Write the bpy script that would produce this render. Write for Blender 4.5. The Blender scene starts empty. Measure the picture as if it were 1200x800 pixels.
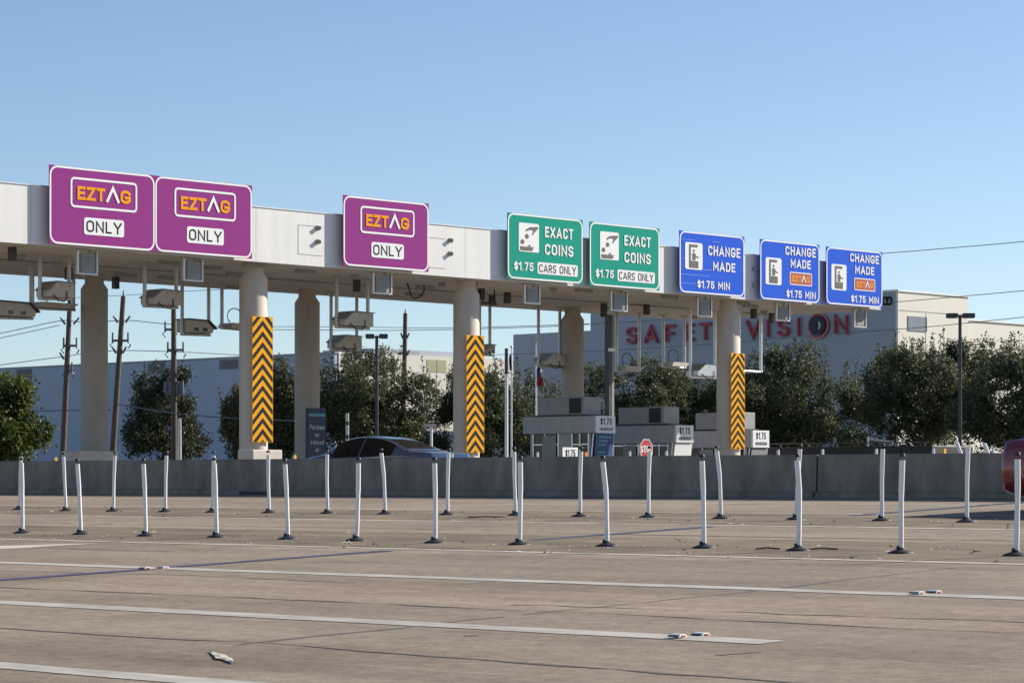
import bpy, math, random
import numpy as np
from mathutils import Vector, Matrix
R = random.Random(7)
C = bpy.context.scene.collection
RAD = math.radians

# ------------------------------------------------------------------ frame of the place
F = 3176.0; HX = 600.0; HY = 563.0; CZ = 1.65      # lens measured from the photograph's vanishing points
ROT = RAD(46.45); CA, SA = math.cos(ROT), math.sin(ROT)
K = 0.0345                                          # cross slope of the carriageway
ND = 39.0; ZP = K * ND                              # concrete wall line, level of the plaza behind it
S0 = 54.7                                           # front face of the toll canopy
def Wd(n, s, z=0.0):                                # along (n: canopy direction, s: road direction)
    return Vector((CA * n - SA * s, SA * n + CA * s, z))
def ns(X, Y): return (CA * X + SA * Y, -SA * X + CA * Y)
def on_s(px, s):
    t = (px - HX) / F; Y = s / (CA - SA * t); return ns(t * Y, Y)[0]
def on_n(px, n):
    t = (px - HX) / F; Y = n / (SA + CA * t); return ns(t * Y, Y)[1]
def zat(py, n, s):
    return CZ + (HY - py) / F * (SA * n + CA * s)
def at(px, py, Y): return Vector(((px - HX) / F * Y, Y, CZ + (HY - py) / F * Y))
def ground_hit(px, py):                             # carriageway only
    t = (px - HX) / F; q = (py - HY) / F
    Y = CZ / (q + K * (CA * t + SA)); n, s = ns(t * Y, Y)
    return n, s, K * n

# ------------------------------------------------------------------ mesh helpers
class MB:
    def __init__(self): self.v = []; self.f = []; self.m = []; self.sm = []
    def face(self, pts, m=0, smooth=False):
        i = len(self.v); self.v += [tuple(p) for p in pts]
        self.f.append(tuple(range(i, i + len(pts)))); self.m.append(m); self.sm.append(smooth)
    def grid(self, rows, m=0, smooth=True, close=False):
        i = len(self.v); k = len(rows[0])
        for r in rows: self.v += [tuple(p) for p in r]
        for a in range(len(rows) - 1):
            for b in range(k if close else k - 1):
                b2 = (b + 1) % k
                self.f.append((i + a * k + b, i + a * k + b2, i + (a + 1) * k + b2, i + (a + 1) * k + b))
                self.m.append(m); self.sm.append(smooth)
    def box(self, x0, x1, y0, y1, z0, z1, m=0):
        i = len(self.v)
        self.v += [(x0,y0,z0),(x1,y0,z0),(x1,y1,z0),(x0,y1,z0),(x0,y0,z1),(x1,y0,z1),(x1,y1,z1),(x0,y1,z1)]
        for q in ((0,3,2,1),(4,5,6,7),(0,1,5,4),(1,2,6,5),(2,3,7,6),(3,0,4,7)):
            self.f.append(tuple(i + a for a in q)); self.m.append(m); self.sm.append(False)
        return self
    def cyl(self, p0, p1, r0, r1=None, n=16, m=0, caps=True):
        r1 = r0 if r1 is None else r1
        p0 = Vector(p0); p1 = Vector(p1); d = (p1 - p0).normalized()
        a = d.orthogonal().normalized(); b = d.cross(a)
        rr = []
        for p, r in ((p0, r0), (p1, r1)):
            rr.append([p + (a * math.cos(2*math.pi*k/n) + b * math.sin(2*math.pi*k/n)) * r for k in range(n)])
        self.grid(rr, m, True, True)
        if caps: self.face(rr[0][::-1], m); self.face(rr[1], m)
        return self
    def tube(self, pts, r, n=6, m=0):
        pts = [Vector(p) for p in pts]; rows = []
        rs = r if isinstance(r, (list, tuple)) else [r] * len(pts)
        for i, p in enumerate(pts):
            d = (pts[min(i+1, len(pts)-1)] - pts[max(i-1, 0)]).normalized()
            a = d.cross(Vector((0.03, 0.02, 1))); a = a.normalized() if a.length > .05 else Vector((1,0,0)); b = d.cross(a).normalized()
            rows.append([p + (a*math.cos(2*math.pi*k/n) + b*math.sin(2*math.pi*k/n)) * rs[i] for k in range(n)])
        self.grid(rows, m, True, True); self.face(rows[0][::-1], m); self.face(rows[-1], m)
        return self
    def lathe(self, prof, n=20, m=0, c=(0,0,0)):
        rows = [[(c[0]+r*math.cos(2*math.pi*k/n), c[1]+r*math.sin(2*math.pi*k/n), c[2]+z) for k in range(n)] for r, z in prof]
        self.grid(rows, m, True, True); self.face(rows[-1], m); self.face(rows[0][::-1], m)
        return self
    def prism(self, poly, y0, y1, m=0):                # poly in (x,z), counter-clockwise seen from -y
        a = [(x, y0, z) for x, z in poly]; b = [(x, y1, z) for x, z in poly]
        self.face(a, m); self.face(b[::-1], m)
        for i in range(len(poly)):
            j = (i + 1) % len(poly); self.face([a[i], b[i], b[j], a[j]], m)
        return self
    def flat(self, poly, y, m=0): self.face([(x, y, z) for x, z in poly], m); return self
    def ring(self, o, i, y, m=0):
        k = len(o)
        for a in range(k):
            b = (a + 1) % k
            self.face([(o[a][0],y,o[a][1]),(o[b][0],y,o[b][1]),(i[b][0],y,i[b][1]),(i[a][0],y,i[a][1])], m)
        return self
    def build(self, name, mats, parent=None, loc=None, rot=None, bevel=0):
        me = bpy.data.meshes.new(name); me.from_pydata(self.v, [], self.f)
        for q in (mats if isinstance(mats, (list, tuple)) else [mats]): me.materials.append(q)
        me.polygons.foreach_set('material_index', self.m); me.polygons.foreach_set('use_smooth', self.sm)
        me.update()
        o = bpy.data.objects.new(name, me); C.objects.link(o)
        if parent: o.parent = parent
        if loc is not None: o.location = loc
        if rot is not None: o.rotation_euler = (0, 0, rot)
        if bevel:
            b = o.modifiers.new('bevel', 'BEVEL'); b.width = bevel; b.segments = 2; b.limit_method = 'ANGLE'
        return o
def tag(o, label, cat, group=None):
    o['label'] = label; o['category'] = cat
    if group: o['group'] = group
    return o
def thing(name, label, cat, loc, rot=ROT, group=None):
    o = bpy.data.objects.new(name, None); o.empty_display_size = .3; C.objects.link(o)
    o.location = loc; o.rotation_euler = (0, 0, rot); return tag(o, label, cat, group)
def struct(o): o['kind'] = 'structure'; return o
def copy_tree(o, parent=None):
    c = o.copy(); C.objects.link(c)
    if parent: c.parent = parent
    for ch in list(o.children): copy_tree(ch, c)
    return c
def rr(w, h, r, cx=0, cz=0, n=6):
    p = []
    for qx, qz, a0 in ((1,1,0),(-1,1,90),(-1,-1,180),(1,-1,270)):
        for k in range(n + 1):
            a = RAD(a0 + 90*k/n); p.append((cx + qx*(w/2-r) + r*math.cos(a), cz + qz*(h/2-r) + r*math.sin(a)))
    return p

# ------------------------------------------------------------------ materials
def mat(name, col, rough=.6, var=.0, scale=3.0, metal=0.0, bump=0.0, stretch=None, spec=.5, coat=0):
    m = bpy.data.materials.new(name); m.use_nodes = True; nt = m.node_tree; b = nt.nodes['Principled BSDF']
    b.inputs['Roughness'].default_value = rough; b.inputs['Metallic'].default_value = metal
    b.inputs['Specular IOR Level'].default_value = spec; b.inputs['Coat Weight'].default_value = coat
    c = (*col, 1)
    tc = nt.nodes.new('ShaderNodeTexCoord'); src = tc.outputs['Object']
    if stretch:
        mp = nt.nodes.new('ShaderNodeMapping'); mp.inputs['Scale'].default_value = stretch
        nt.links.new(src, mp.inputs['Vector']); src = mp.outputs['Vector']
    nz = nt.nodes.new('ShaderNodeTexNoise'); nz.inputs['Scale'].default_value = scale
    nz.inputs['Detail'].default_value = 6; nz.inputs['Roughness'].default_value = .65
    nt.links.new(src, nz.inputs['Vector'])
    rp = nt.nodes.new('ShaderNodeValToRGB')
    rp.color_ramp.elements[0].position = .3; rp.color_ramp.elements[1].position = .7
    rp.color_ramp.elements[0].color = (*[x*(1-var) for x in col], 1)
    rp.color_ramp.elements[1].color = (*[min(1, x*(1+var)) for x in col], 1)
    nt.links.new(nz.outputs['Fac'], rp.inputs['Fac']); nt.links.new(rp.outputs['Color'], b.inputs['Base Color'])
    if bump:
        bp = nt.nodes.new('ShaderNodeBump'); bp.inputs['Strength'].default_value = bump; bp.inputs['Distance'].default_value = .02
        nt.links.new(nz.outputs['Fac'], bp.inputs['Height']); nt.links.new(bp.outputs['Normal'], b.inputs['Normal'])
    return m
def road_mat(name, base, dark, pale):
    m = bpy.data.materials.new(name); m.use_nodes = True; nt = m.node_tree; N = nt.nodes; L = nt.links
    b = N['Principled BSDF']; b.inputs['Roughness'].default_value = .88; b.inputs['Specular IOR Level'].default_value = .25
    tc = N.new('ShaderNodeTexCoord')
    def noise(sc, scale, det=5, rough=.6):
        mp = N.new('ShaderNodeMapping'); mp.inputs['Scale'].default_value = sc; L.new(tc.outputs['Object'], mp.inputs['Vector'])
        n = N.new('ShaderNodeTexNoise'); n.inputs['Scale'].default_value = scale; n.inputs['Detail'].default_value = det
        n.inputs['Roughness'].default_value = rough; L.new(mp.outputs['Vector'], n.inputs['Vector']); return n.outputs['Fac']
    def ramp(src, a, bb, ca, cb):
        r = N.new('ShaderNodeValToRGB'); e = r.color_ramp.elements
        e[0].position = a; e[1].position = bb; e[0].color = (*ca, 1); e[1].color = (*cb, 1); L.new(src, r.inputs['Fac']); return r.outputs['Color']
    def mix(f, a, bb, mode='MIX'):
        x = N.new('ShaderNodeMix'); x.data_type = 'RGBA'; x.blend_type = mode
        if isinstance(f, float): x.inputs['Factor'].default_value = f
        else: L.new(f, x.inputs['Factor'])
        L.new(a, x.inputs['A']); L.new(bb, x.inputs['B']); return x.outputs['Result']
    c0 = ramp(noise((1, .06, 1), .5, 4), .32, .68, dark, base)            # long wheel tracks
    c1 = ramp(noise((1, .3, 1), .22, 5), .38, .68, base, pale)            # big bleached slabs
    c = mix(.42, c0, c1)
    st = ramp(noise((1.6, .05, 1), 1.1, 4), .45, .72, (1, 1, 1), (.80, .785, .77))     # rubber streaks
    c = mix(1.0, c, st, 'MULTIPLY')
    gr = ramp(noise((1, .8, 1), 7, 10, 1.0), .37, .63, (.50, .49, .48), (1.45, 1.45, 1.45))   # aggregate
    c = mix(1.0, c, gr, 'MULTIPLY')
    sp = ramp(noise((1, .45, 1), .55, 6, .7), .36, .58, (.80, .78, .765), (1.03, 1.03, 1.03))
    c = mix(1.0, c, sp, 'MULTIPLY')
    sx = N.new('ShaderNodeSeparateXYZ'); L.new(tc.outputs['Object'], sx.inputs['Vector'])
    cx = N.new('ShaderNodeCombineXYZ'); L.new(sx.outputs['Y'], cx.inputs['X']); L.new(sx.outputs['X'], cx.inputs['Y'])
    bk = N.new('ShaderNodeTexBrick'); bk.inputs['Scale'].default_value = 1.0; bk.inputs['Brick Width'].default_value = 9.2; bk.inputs['Row Height'].default_value = 2.05
    bk.inputs['Mortar Size'].default_value = .012; bk.inputs['Color1'].default_value = (1.05, 1.03, .99, 1); bk.inputs['Color2'].default_value = (.80, .795, .80, 1)
    bk.inputs['Mortar'].default_value = (.66, .64, .62, 1); L.new(cx.outputs['Vector'], bk.inputs['Vector'])      # slab tones and joints
    c = mix(.8, c, bk.outputs['Color'], 'MULTIPLY')
    L.new(c, b.inputs['Base Color'])
    bp = N.new('ShaderNodeBump'); bp.inputs['Strength'].default_value = .5; bp.inputs['Distance'].default_value = .01
    L.new(noise((1, 1, 1), 26, 8, .8), bp.inputs['Height']); L.new(bp.outputs['Normal'], b.inputs['Normal'])
    return m
def leaf_mat(name, ca, cb, trans=.25):
    m = bpy.data.materials.new(name); m.use_nodes = True; nt = m.node_tree; N = nt.nodes; L = nt.links
    b = N['Principled BSDF']; b.inputs['Roughness'].default_value = .55; b.inputs['Specular IOR Level'].default_value = .35
    g = N.new('ShaderNodeNewGeometry'); r = N.new('ShaderNodeValToRGB')
    r.color_ramp.elements[0].color = (*ca, 1); r.color_ramp.elements[1].color = (*cb, 1)
    L.new(g.outputs['Random Per Island'], r.inputs['Fac']); L.new(r.outputs['Color'], b.inputs['Base Color'])
    t = N.new('ShaderNodeBsdfTranslucent'); L.new(r.outputs['Color'], t.inputs['Color'])
    mx = N.new('ShaderNodeMixShader'); mx.inputs['Fac'].default_value = trans
    L.new(b.outputs['BSDF'], mx.inputs[1]); L.new(t.outputs['BSDF'], mx.inputs[2])
    L.new(mx.outputs['Shader'], N['Material Output'].inputs['Surface']); return m
M = {}
M['road'] = road_mat('worn_concrete_road', (.362,.292,.216), (.232,.194,.160), (.418,.342,.258))
M['plaza'] = road_mat('plaza_concrete', (.20,.175,.145), (.14,.125,.105), (.24,.21,.18))
M['soil'] = mat('dry_grass_soil', (.11,.10,.055), .95, .4, .5)
M['dirt'] = mat('tan_roadside_grit', (.168,.126,.078), .95, .55, 1.6, bump=.6, stretch=(1,.3,1))
M['paint'] = mat('worn_white_road_paint', (.43,.40,.345), .85, .3, 5.0, stretch=(1,.3,1))
M['oldpaint'] = mat('faded_white_road_paint', (.56,.50,.41), .85, .28, 3.0, stretch=(1,.3,1))
M['yelpaint'] = mat('faded_yellow_road_paint', (.36,.27,.12), .8, .25, 3.0)
M['bluetar'] = mat('blue_grey_sealed_joint', (.062,.072,.135), .6, .25, 4.0)
M['crack'] = mat('dark_joint_sealant', (.105,.09,.078), .8, .3, 6.0)
M['stain'] = mat('skid_mark_rubber', (.165,.142,.122), .9, .2, 3.0)
M['barrier'] = mat('weathered_barrier_concrete', (.235,.198,.165), .85, .35, 2.2, bump=.25, stretch=(1,1,.45))
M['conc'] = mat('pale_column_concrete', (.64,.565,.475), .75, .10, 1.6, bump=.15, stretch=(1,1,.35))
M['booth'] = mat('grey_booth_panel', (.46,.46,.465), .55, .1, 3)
M['conc_shade'] = mat('shade_toned_column_concrete', (.47,.415,.345), .8, .14, 1.6, bump=.15, stretch=(1,1,.35))  # rear columns: shade under the canopy put into a darker concrete tone
M['soffit'] = mat('grey_soffit_panel', (.72,.66,.58), .8, .12, .7)
M['white'] = mat('white_cladding_metal', (.78,.77,.74), .5, .07, 1.3, stretch=(2.5,1,.25))
M['seam'] = mat('grey_panel_joint', (.30,.30,.29), .7, .1, 3)
M['galv'] = mat('galvanised_steel', (.52,.51,.49), .38, .12, 5, metal=.55)
M['alu'] = mat('bright_aluminium', (.75,.75,.74), .3, .06, 6, metal=.6)
M['darkm'] = mat('dark_grey_metal', (.06,.06,.062), .45, .2, 5, metal=.3)
M['greym'] = mat('grey_painted_metal', (.33,.325,.32), .5, .12, 4)
M['tanm'] = mat('tan_camera_housing', (.55,.50,.42), .5, .12, 6)
M['hazy'] = mat('camera_front_glass', (.03,.035,.04), .15, .1, 3)
M['black'] = mat('black_rubber', (.022,.022,.024), .6, .25, 6)
M['purple'] = mat('purple_sign_sheeting', (.30,.040,.24), .75, .05, 2.5, stretch=(.4,1,6), spec=.12)
M['green'] = mat('green_sign_sheeting', (.004,.33,.235), .75, .05, 2.5, stretch=(.4,1,6), spec=.12)
M['blue'] = mat('blue_sign_sheeting', (.018,.115,.70), .75, .06, 2.5, stretch=(.4,1,6), spec=.12)
M['signwhite'] = mat('white_sign_sheeting', (.86,.86,.84), .45, .03, 3)
M['orange'] = mat('orange_sign_sheeting', (.92,.36,.012), .75, .05, 4, spec=.12)
M['ink'] = mat('black_sign_ink', (.03,.03,.034), .8, .1, 4, spec=.1)
M['greyink'] = mat('faded_grey_sign_ink', (.10,.095,.09), .6, .2, 6)
M['redlogo'] = mat('red_logo_sheeting', (.42,.07,.045), .5, .06, 4)
M['chev'] = mat('amber_chevron_sheeting', (.88,.40,.015), .75, .08, 3, spec=.12)
M['stopred'] = mat('red_stop_sheeting', (.50,.02,.03), .45, .06, 3)
M['post'] = mat('white_post_plastic', (.86,.85,.82), .45, .06, 9)
M['navy'] = mat('navy_panel_paint', (.02,.032,.075), .5, .1, 3)
M['bluep'] = mat('dull_blue_panel', (.035,.085,.21), .5, .12, 3)
M['bluep2'] = mat('scuffed_blue_sheeting', (.22,.33,.70), .7, .2, 6, spec=.12)
M['teal'] = mat('teal_band', (.12,.33,.38), .5, .05, 3)
M['bwall'] = mat('shade_toned_tilt_wall', (.42,.44,.47), .85, .05, .12)  # office side wall: grey lowered to carry the shade
M['cream'] = mat('sun_toned_cream_wall', (.80,.755,.66), .85, .04, .15)  # lit copy of the walls, sunlight put into the brighter colour
M['bwall2'] = mat('shade_toned_warehouse_wall', (.44,.49,.57), .85, .05, .12)  # warehouse side: bluish shade tone put into the wall colour
M['bdark'] = mat('dark_louvre', (.16,.16,.15), .6, .2, 2)
M['olive'] = mat('olive_wall_panel', (.44,.42,.26), .8, .06, 1)
M['bseam'] = mat('wall_panel_joint', (.36,.36,.35), .8, .1, 1)
M['redneon'] = mat('dark_red_channel_letter', (.36,.02,.04), .4, .15, 2)
M['redtube'] = mat('pale_red_letter_edge', (.60,.24,.27), .4, .1, 2)
M['glass'] = mat('tinted_window_glass', (.008,.009,.011), .08, .1, 1, spec=.35)
M['bglass'] = mat('grey_building_glass', (.22,.24,.28), .15, .1, 1)
M['wood'] = mat('brown_pole_wood', (.115,.082,.062), .85, .3, 3, stretch=(6,6,.6))
M['bark'] = mat('tree_bark', (.085,.07,.055), .9, .3, 6)
M['bluecar'] = mat('metallic_blue_car_paint', (.085,.145,.26), .25, .02, 3, metal=.55, coat=.8)
M['redcar'] = mat('dark_red_car_paint', (.20,.012,.022), .28, .02, 3, metal=.3, coat=.8)
M['tyre'] = mat('tyre_rubber', (.02,.02,.02), .8, .2, 6)
M['lampred'] = mat('tail_lamp_plastic', (.35,.02,.02), .15, .1, 6, coat=.5)
M['lampclear'] = mat('clear_lamp_plastic', (.62,.64,.68), .12, .05, 6, coat=.6)
M['stone'] = mat('pale_gravel', (.40,.35,.28), .9, .4, 9)
M['stoned'] = mat('dark_gravel', (.10,.085,.07), .9, .4, 9)
M['flagblue'] = mat('navy_flag_cloth', (.03,.045,.13), .8, .1, 3)
M['flagred'] = mat('red_flag_cloth', (.45,.02,.04), .8, .1, 3)
M['flagwhite'] = mat('white_flag_cloth', (.7,.7,.7), .8, .1, 3)
M['yellow'] = mat('yellow_reflector', (.75,.45,.06), .4, .1, 4)
M['orangep'] = mat('orange_reflector', (.80,.25,.04), .4, .1, 4)
M['wire'] = mat('grey_power_wire', (.13,.145,.17), .7, .1, 4)
M['insul'] = mat('grey_insulator', (.14,.14,.145), .4, .2, 6)
LEAF = [leaf_mat('live_oak_leaf', (.044,.054,.024), (.165,.178,.088), .36),
        leaf_mat('olive_green_leaf', (.036,.058,.010), (.14,.165,.03), .35),
        leaf_mat('dark_shrub_leaf', (.022,.031,.016), (.085,.095,.045), .28),
        leaf_mat('dry_tipped_leaf', (.05,.055,.02), (.21,.185,.08), .3)]

# ------------------------------------------------------------------ stroke lettering
def arc(cx, cy, rx, ry, a0, a1, n=12):
    return [(cx + rx*math.cos(RAD(a0+(a1-a0)*k/n)), cy + ry*math.sin(RAD(a0+(a1-a0)*k/n))) for k in range(n+1)]
def stad(y0, y1, ccw=True, ry=.24):                      # tall rounded O
    return arc(.5, y1-ry, .5, ry, 0, 180, 10) + arc(.5, y0+ry, .5, ry, 180, 360, 10) + [(1., y1-ry)]
G = {
 'A': (.82, [[(0,0),(.5,1),(1,0)], [(.19,.28),(.81,.28)]]), '^': (.98, [[(0,0),(.5,1),(1,0)]]),
 'C': (.68, [arc(.5,.74,.5,.26,15,180,10)+arc(.5,.26,.5,.26,180,345,10)]),
 'D': (.70, [[(0,0),(0,1),(.45,1)]+arc(.45,.72,.55,.28,90,0,6)[1:]+arc(.45,.28,.55,.28,0,-90,6)+[(.0,0)]]),
 'E': (.60, [[(1,1),(0,1),(0,0),(1,0)], [(0,.52),(.85,.52)]]), 'F': (.58, [[(1,1),(0,1),(0,0)], [(0,.5),(.82,.5)]]),
 'G': (.76, [arc(.5,.74,.5,.26,15,180,10)+arc(.5,.26,.5,.26,180,360,10)+[(1,.44),(.52,.44)]]),
 'H': (.70, [[(0,0),(0,1)], [(1,0),(1,1)], [(0,.52),(1,.52)]]), 'I': (.2, [[(.5,0),(.5,1)]]),
 'L': (.56, [[(0,1),(0,0),(1,0)]]), 'M': (.84, [[(0,0),(0,1),(.5,.3),(1,1),(1,0)]]), 'N': (.72, [[(0,0),(0,1),(1,0),(1,1)]]),
 'O': (.70, [stad(0,1)]), 'P': (.64, [[(0,0),(0,1),(.5,1)]+arc(.5,.74,.5,.26,90,-90,8)+[(0,.48)]]),
 'R': (.66, [[(0,0),(0,1),(.5,1)]+arc(.5,.74,.5,.26,90,-90,8)+[(0,.48)], [(.55,.48),(1,0)]]),
 'S': (.64, [arc(.5,.75,.5,.25,20,250,12)+[(.7,.45)]+arc(.5,.25,.5,.25,50,-160,12)]),
 'T': (.64, [[(0,1),(1,1)], [(.5,1),(.5,0)]]), 'U': (.70, [[(0,1)]+arc(.5,.28,.5,.28,180,360,10)+[(1,1)]]),
 'V': (.80, [[(0,1),(.5,0),(1,1)]]), 'X': (.74, [[(0,1),(1,0)], [(0,0),(1,1)]]),
 'Y': (.76, [[(0,1),(.5,.46),(1,1)], [(.5,.46),(.5,0)]]), 'Z': (.64, [[(0,1),(1,1),(0,0),(1,0)]]),
 '1': (.34, [[(0,.78),(.75,1),(.75,0)]]), '7': (.60, [[(0,1),(1,1),(.35,0)]]),
 '5': (.62, [[(.95,1),(.1,1),(.05,.55)]+arc(.48,.31,.52,.31,125,-160,12)]), '0': (.62, [stad(0,1)]),
 '$': (.62, [arc(.5,.72,.5,.2,20,250,10)+arc(.5,.28,.5,.2,70,-160,10), [(.5,-.08),(.5,1.08)]]), '.': (.14, [[(.5,0),(.5,.03)]]),
 'u': (.5, [[(0,.7)]+arc(.5,.2,.5,.2,180,360,6), [(1,.7),(1,0)]]), 'r': (.36, [[(0,0),(0,.7)], [(0,.5)]+arc(.6,.45,.5,.25,150,70,4)]),
 'c': (.46, [arc(.5,.35,.5,.35,50,310,10)]), 'h': (.5, [[(0,0),(0,1)], arc(.5,.45,.5,.25,180,0,6)+[(1,0)]]),
 'a': (.5, [arc(.5,.3,.5,.3,0,360,12), [(1,.68),(1,0)]]), 's': (.42, [arc(.5,.52,.5,.18,20,260,8)+arc(.5,.18,.5,.18,80,-160,8)]),
 'e': (.5, [[(0,.35),(1,.35)]+arc(.5,.35,.5,.35,0,310,12)[1:]]), 'o': (.5, [arc(.5,.35,.5,.35,0,360,14)]),
 'l': (.14, [[(.5,0),(.5,1)]]), 'd': (.5, [arc(.5,.33,.5,.33,0,360,12), [(1,0),(1,1)]]), 't': (.34, [[(.4,1),(.4,0)], [(0,.7),(1,.7)]]),
 ' ': (.36, [])}
def stroke(mb, pts, w, y, m, depth=0):
    pts = [Vector((p[0], p[1])) for p in pts]
    pts = [p for i, p in enumerate(pts) if i == 0 or (p - pts[i-1]).length > 1e-4]
    closed = (pts[0] - pts[-1]).length < 1e-3
    if closed: pts = pts[:-1]
    n = len(pts); L_, R_ = [], []
    for i in range(n):
        a = pts[i-1] if (i > 0 or closed) else None
        b = pts[(i+1) % n] if (i < n-1 or closed) else None
        d0 = (pts[i]-a).normalized() if a is not None else None
        d1 = (b-pts[i]).normalized() if b is not None else None
        p = pts[i].copy()
        if d0 is None: p = p - d1*w*.5; d0 = d1
        if d1 is None: p = p + d0*w*.5; d1 = d0
        n0 = Vector((-d0.y, d0.x)); n1 = Vector((-d1.y, d1.x)); q = n0 + n1
        q = q.normalized() if q.length > .2 else n0
        k = min(1/max(.3, q.dot(n0)), 2.2) * w * .5
        L_.append(p + q*k); R_.append(p - q*k)
    for i in range(n if closed else n-1):
        j = (i+1) % n
        mb.face([(L_[i].x,y,L_[i].y),(R_[i].x,y,R_[i].y),(R_[j].x,y,R_[j].y),(L_[j].x,y,L_[j].y)], m)
        if depth:
            for P in (L_, R_):
                mb.face([(P[i].x,y,P[i].y),(P[j].x,y,P[j].y),(P[j].x,y+depth,P[j].y),(P[i].x,y+depth,P[i].y)], m)
def text(mb, s, x0, x1, z0, z1, y, m, wt=.16, depth=0, special=None, gap=.17):
    """the word s fills x0..x1, z0..z1"""
    h = z1 - z0
    tot = sum(G[c][0] for c in s) + gap*(len(s)-1); sx = (x1-x0)/tot; w = wt*h; x = x0
    for c in s:
        gw = G[c][0]*sx; mm = special.get(c, m) if special else m
        for k, st in enumerate(G[c][1]):
            ww = min(w, gw*.9)
            if gw < 2.2*ww: pts = [(x+gw*px, z0 + ww/2 + pz*(h-ww)) for px, pz in st]
            else: pts = [(x + ww/2 + px*(gw-ww), z0 + ww/2 + pz*(h-ww)) for px, pz in st]
            if c == '^': pts = [(p[0], z0 + (p[1]-z0)*1.22 - .02*h) for p in pts]
            stroke(mb, pts, ww, y - .0007*k, mm, depth)
        x += gw + gap*sx

def words(root, m, *items):
    out = []
    for it in items:                                    # each word a piece of its own
        ch = it[0]; gp = .17; tot = sum(G[c][0] for c in ch) + gp*(len(ch)-1); k = (it[2]-it[1])/tot; x = it[1]
        for wd_ in ch.split(' '):
            ww = (sum(G[c][0] for c in wd_) + gp*(len(wd_)-1))*k; out.append((wd_, x, x+ww) + tuple(it[3:])); x += ww + (2*gp + G[' '][0])*k
    for it in out:
        b = MB(); text(b, *it[:5], it[5], 0, it[6]); b.build('lettering', m, root)

# ------------------------------------------------------------------ ground, road, paint
def strip(n0, n1, s0, s1, dz, step=None, jit=0.0, seed=1, zf=None):
    mb = MB(); rg = random.Random(seed); zf = zf or (lambda n: K*n)
    st = step or (s1-s0); k = max(1, int((s1-s0)/st)); rows = []
    for i in range(k+1):
        s = s0 + (s1-s0)*i/k; a = n0 + rg.uniform(-jit, jit); b = n1 + rg.uniform(-jit, jit)
        rows.append([(a, s, zf(a)+dz), (b, s, zf(b)+dz)])
    mb.grid(rows, 0, False); return mb
mb = MB(); ss = [-400, -60, -20, 0, 20, 40, 60, 80, 120, 200, 600]
mb.grid([[(n, s, K*n) for n in (-25, -10, 5, 20, 39.0)] for s in ss], 0, False)
mb.grid([[(n, s, -25*K) for n in (-2500, -25)] for s in (-2500, 2500)], 0, False)
struct(mb.build('road', M['road'], rot=ROT))
mb = MB(); mb.grid([[(n, s, ZP) for n in (39.0, 60, 85, 112)] for s in (-400, 0, 60, 120, 600)], 0, False)
struct(mb.build('plaza_pavement', M['plaza'], rot=ROT))
mb = MB(); mb.grid([[(n, s, ZP-.004) for n in (111.9, 200, 3500)] for s in (-3000, 0, 300, 3000)], 0, False)
struct(mb.build('ground', M['soil'], rot=ROT))
def line(n, w, s0, s1, m, name, dz=.0045, jit=.018, cut=None):
    mb = strip(n-w/2, n+w/2, s0, s1, dz, .7, jit, int(n*100))
    return struct(mb.build(name, m, rot=ROT))
def dofy(y):                                            # road offset of a line seen at (600, y)
    n, s, z = ground_hit(600, y); return n
nL3, nL2, nL1 = dofy(827), dofy(736.8), dofy(680)
nD, nNT, nC, nB, nA = dofy(646.2), dofy(626), dofy(611.8), dofy(598.5), dofy(588)
line(nL1, .29, -40, 160, M['paint'], 'lane_line')
n_, s_end, _ = ground_hit(915, 751.5)
line(nL2, .31, s_end, 160, M['paint'], 'lane_line')
line(nL3, .30, -40, 160, M['paint'], 'lane_line')
for nn, w, m in ((nD, .17, 'oldpaint'), (nC, .17, 'oldpaint'), (nB+.1, .12, 'oldpaint'), (nA, .13, 'oldpaint')):
    line(nn, w, -60, 200, M[m], 'edge_line', jit=.02)
struct(strip(nB-.22, nB-.08, on_n(790, nB), on_n(655, nB), .0055, .6, .02, 5).build('yellow_edge_line', M['yelpaint'], rot=ROT))
for nn0, nn1, sd in ((nD+.12, nNT-.05, 11), (nC+.12, nB-.25, 12)):
    g = strip(nn0, nn1, -60, 200, .0025, .35, .10, sd).build('gravel_strip', M['dirt'], rot=ROT); struct(g)
a_ = [ground_hit(*p) for p in ((-30,645.5),(0,643.5),(60,640),(115,636.6),(60,637.6),(0,639.5),(-30,640.5))]
mb = MB(); mb.face([(n, s, z+.0045) for n, s, z in a_]); struct(mb.build('faded_paint_patch', M['oldpaint'], rot=ROT))
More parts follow.
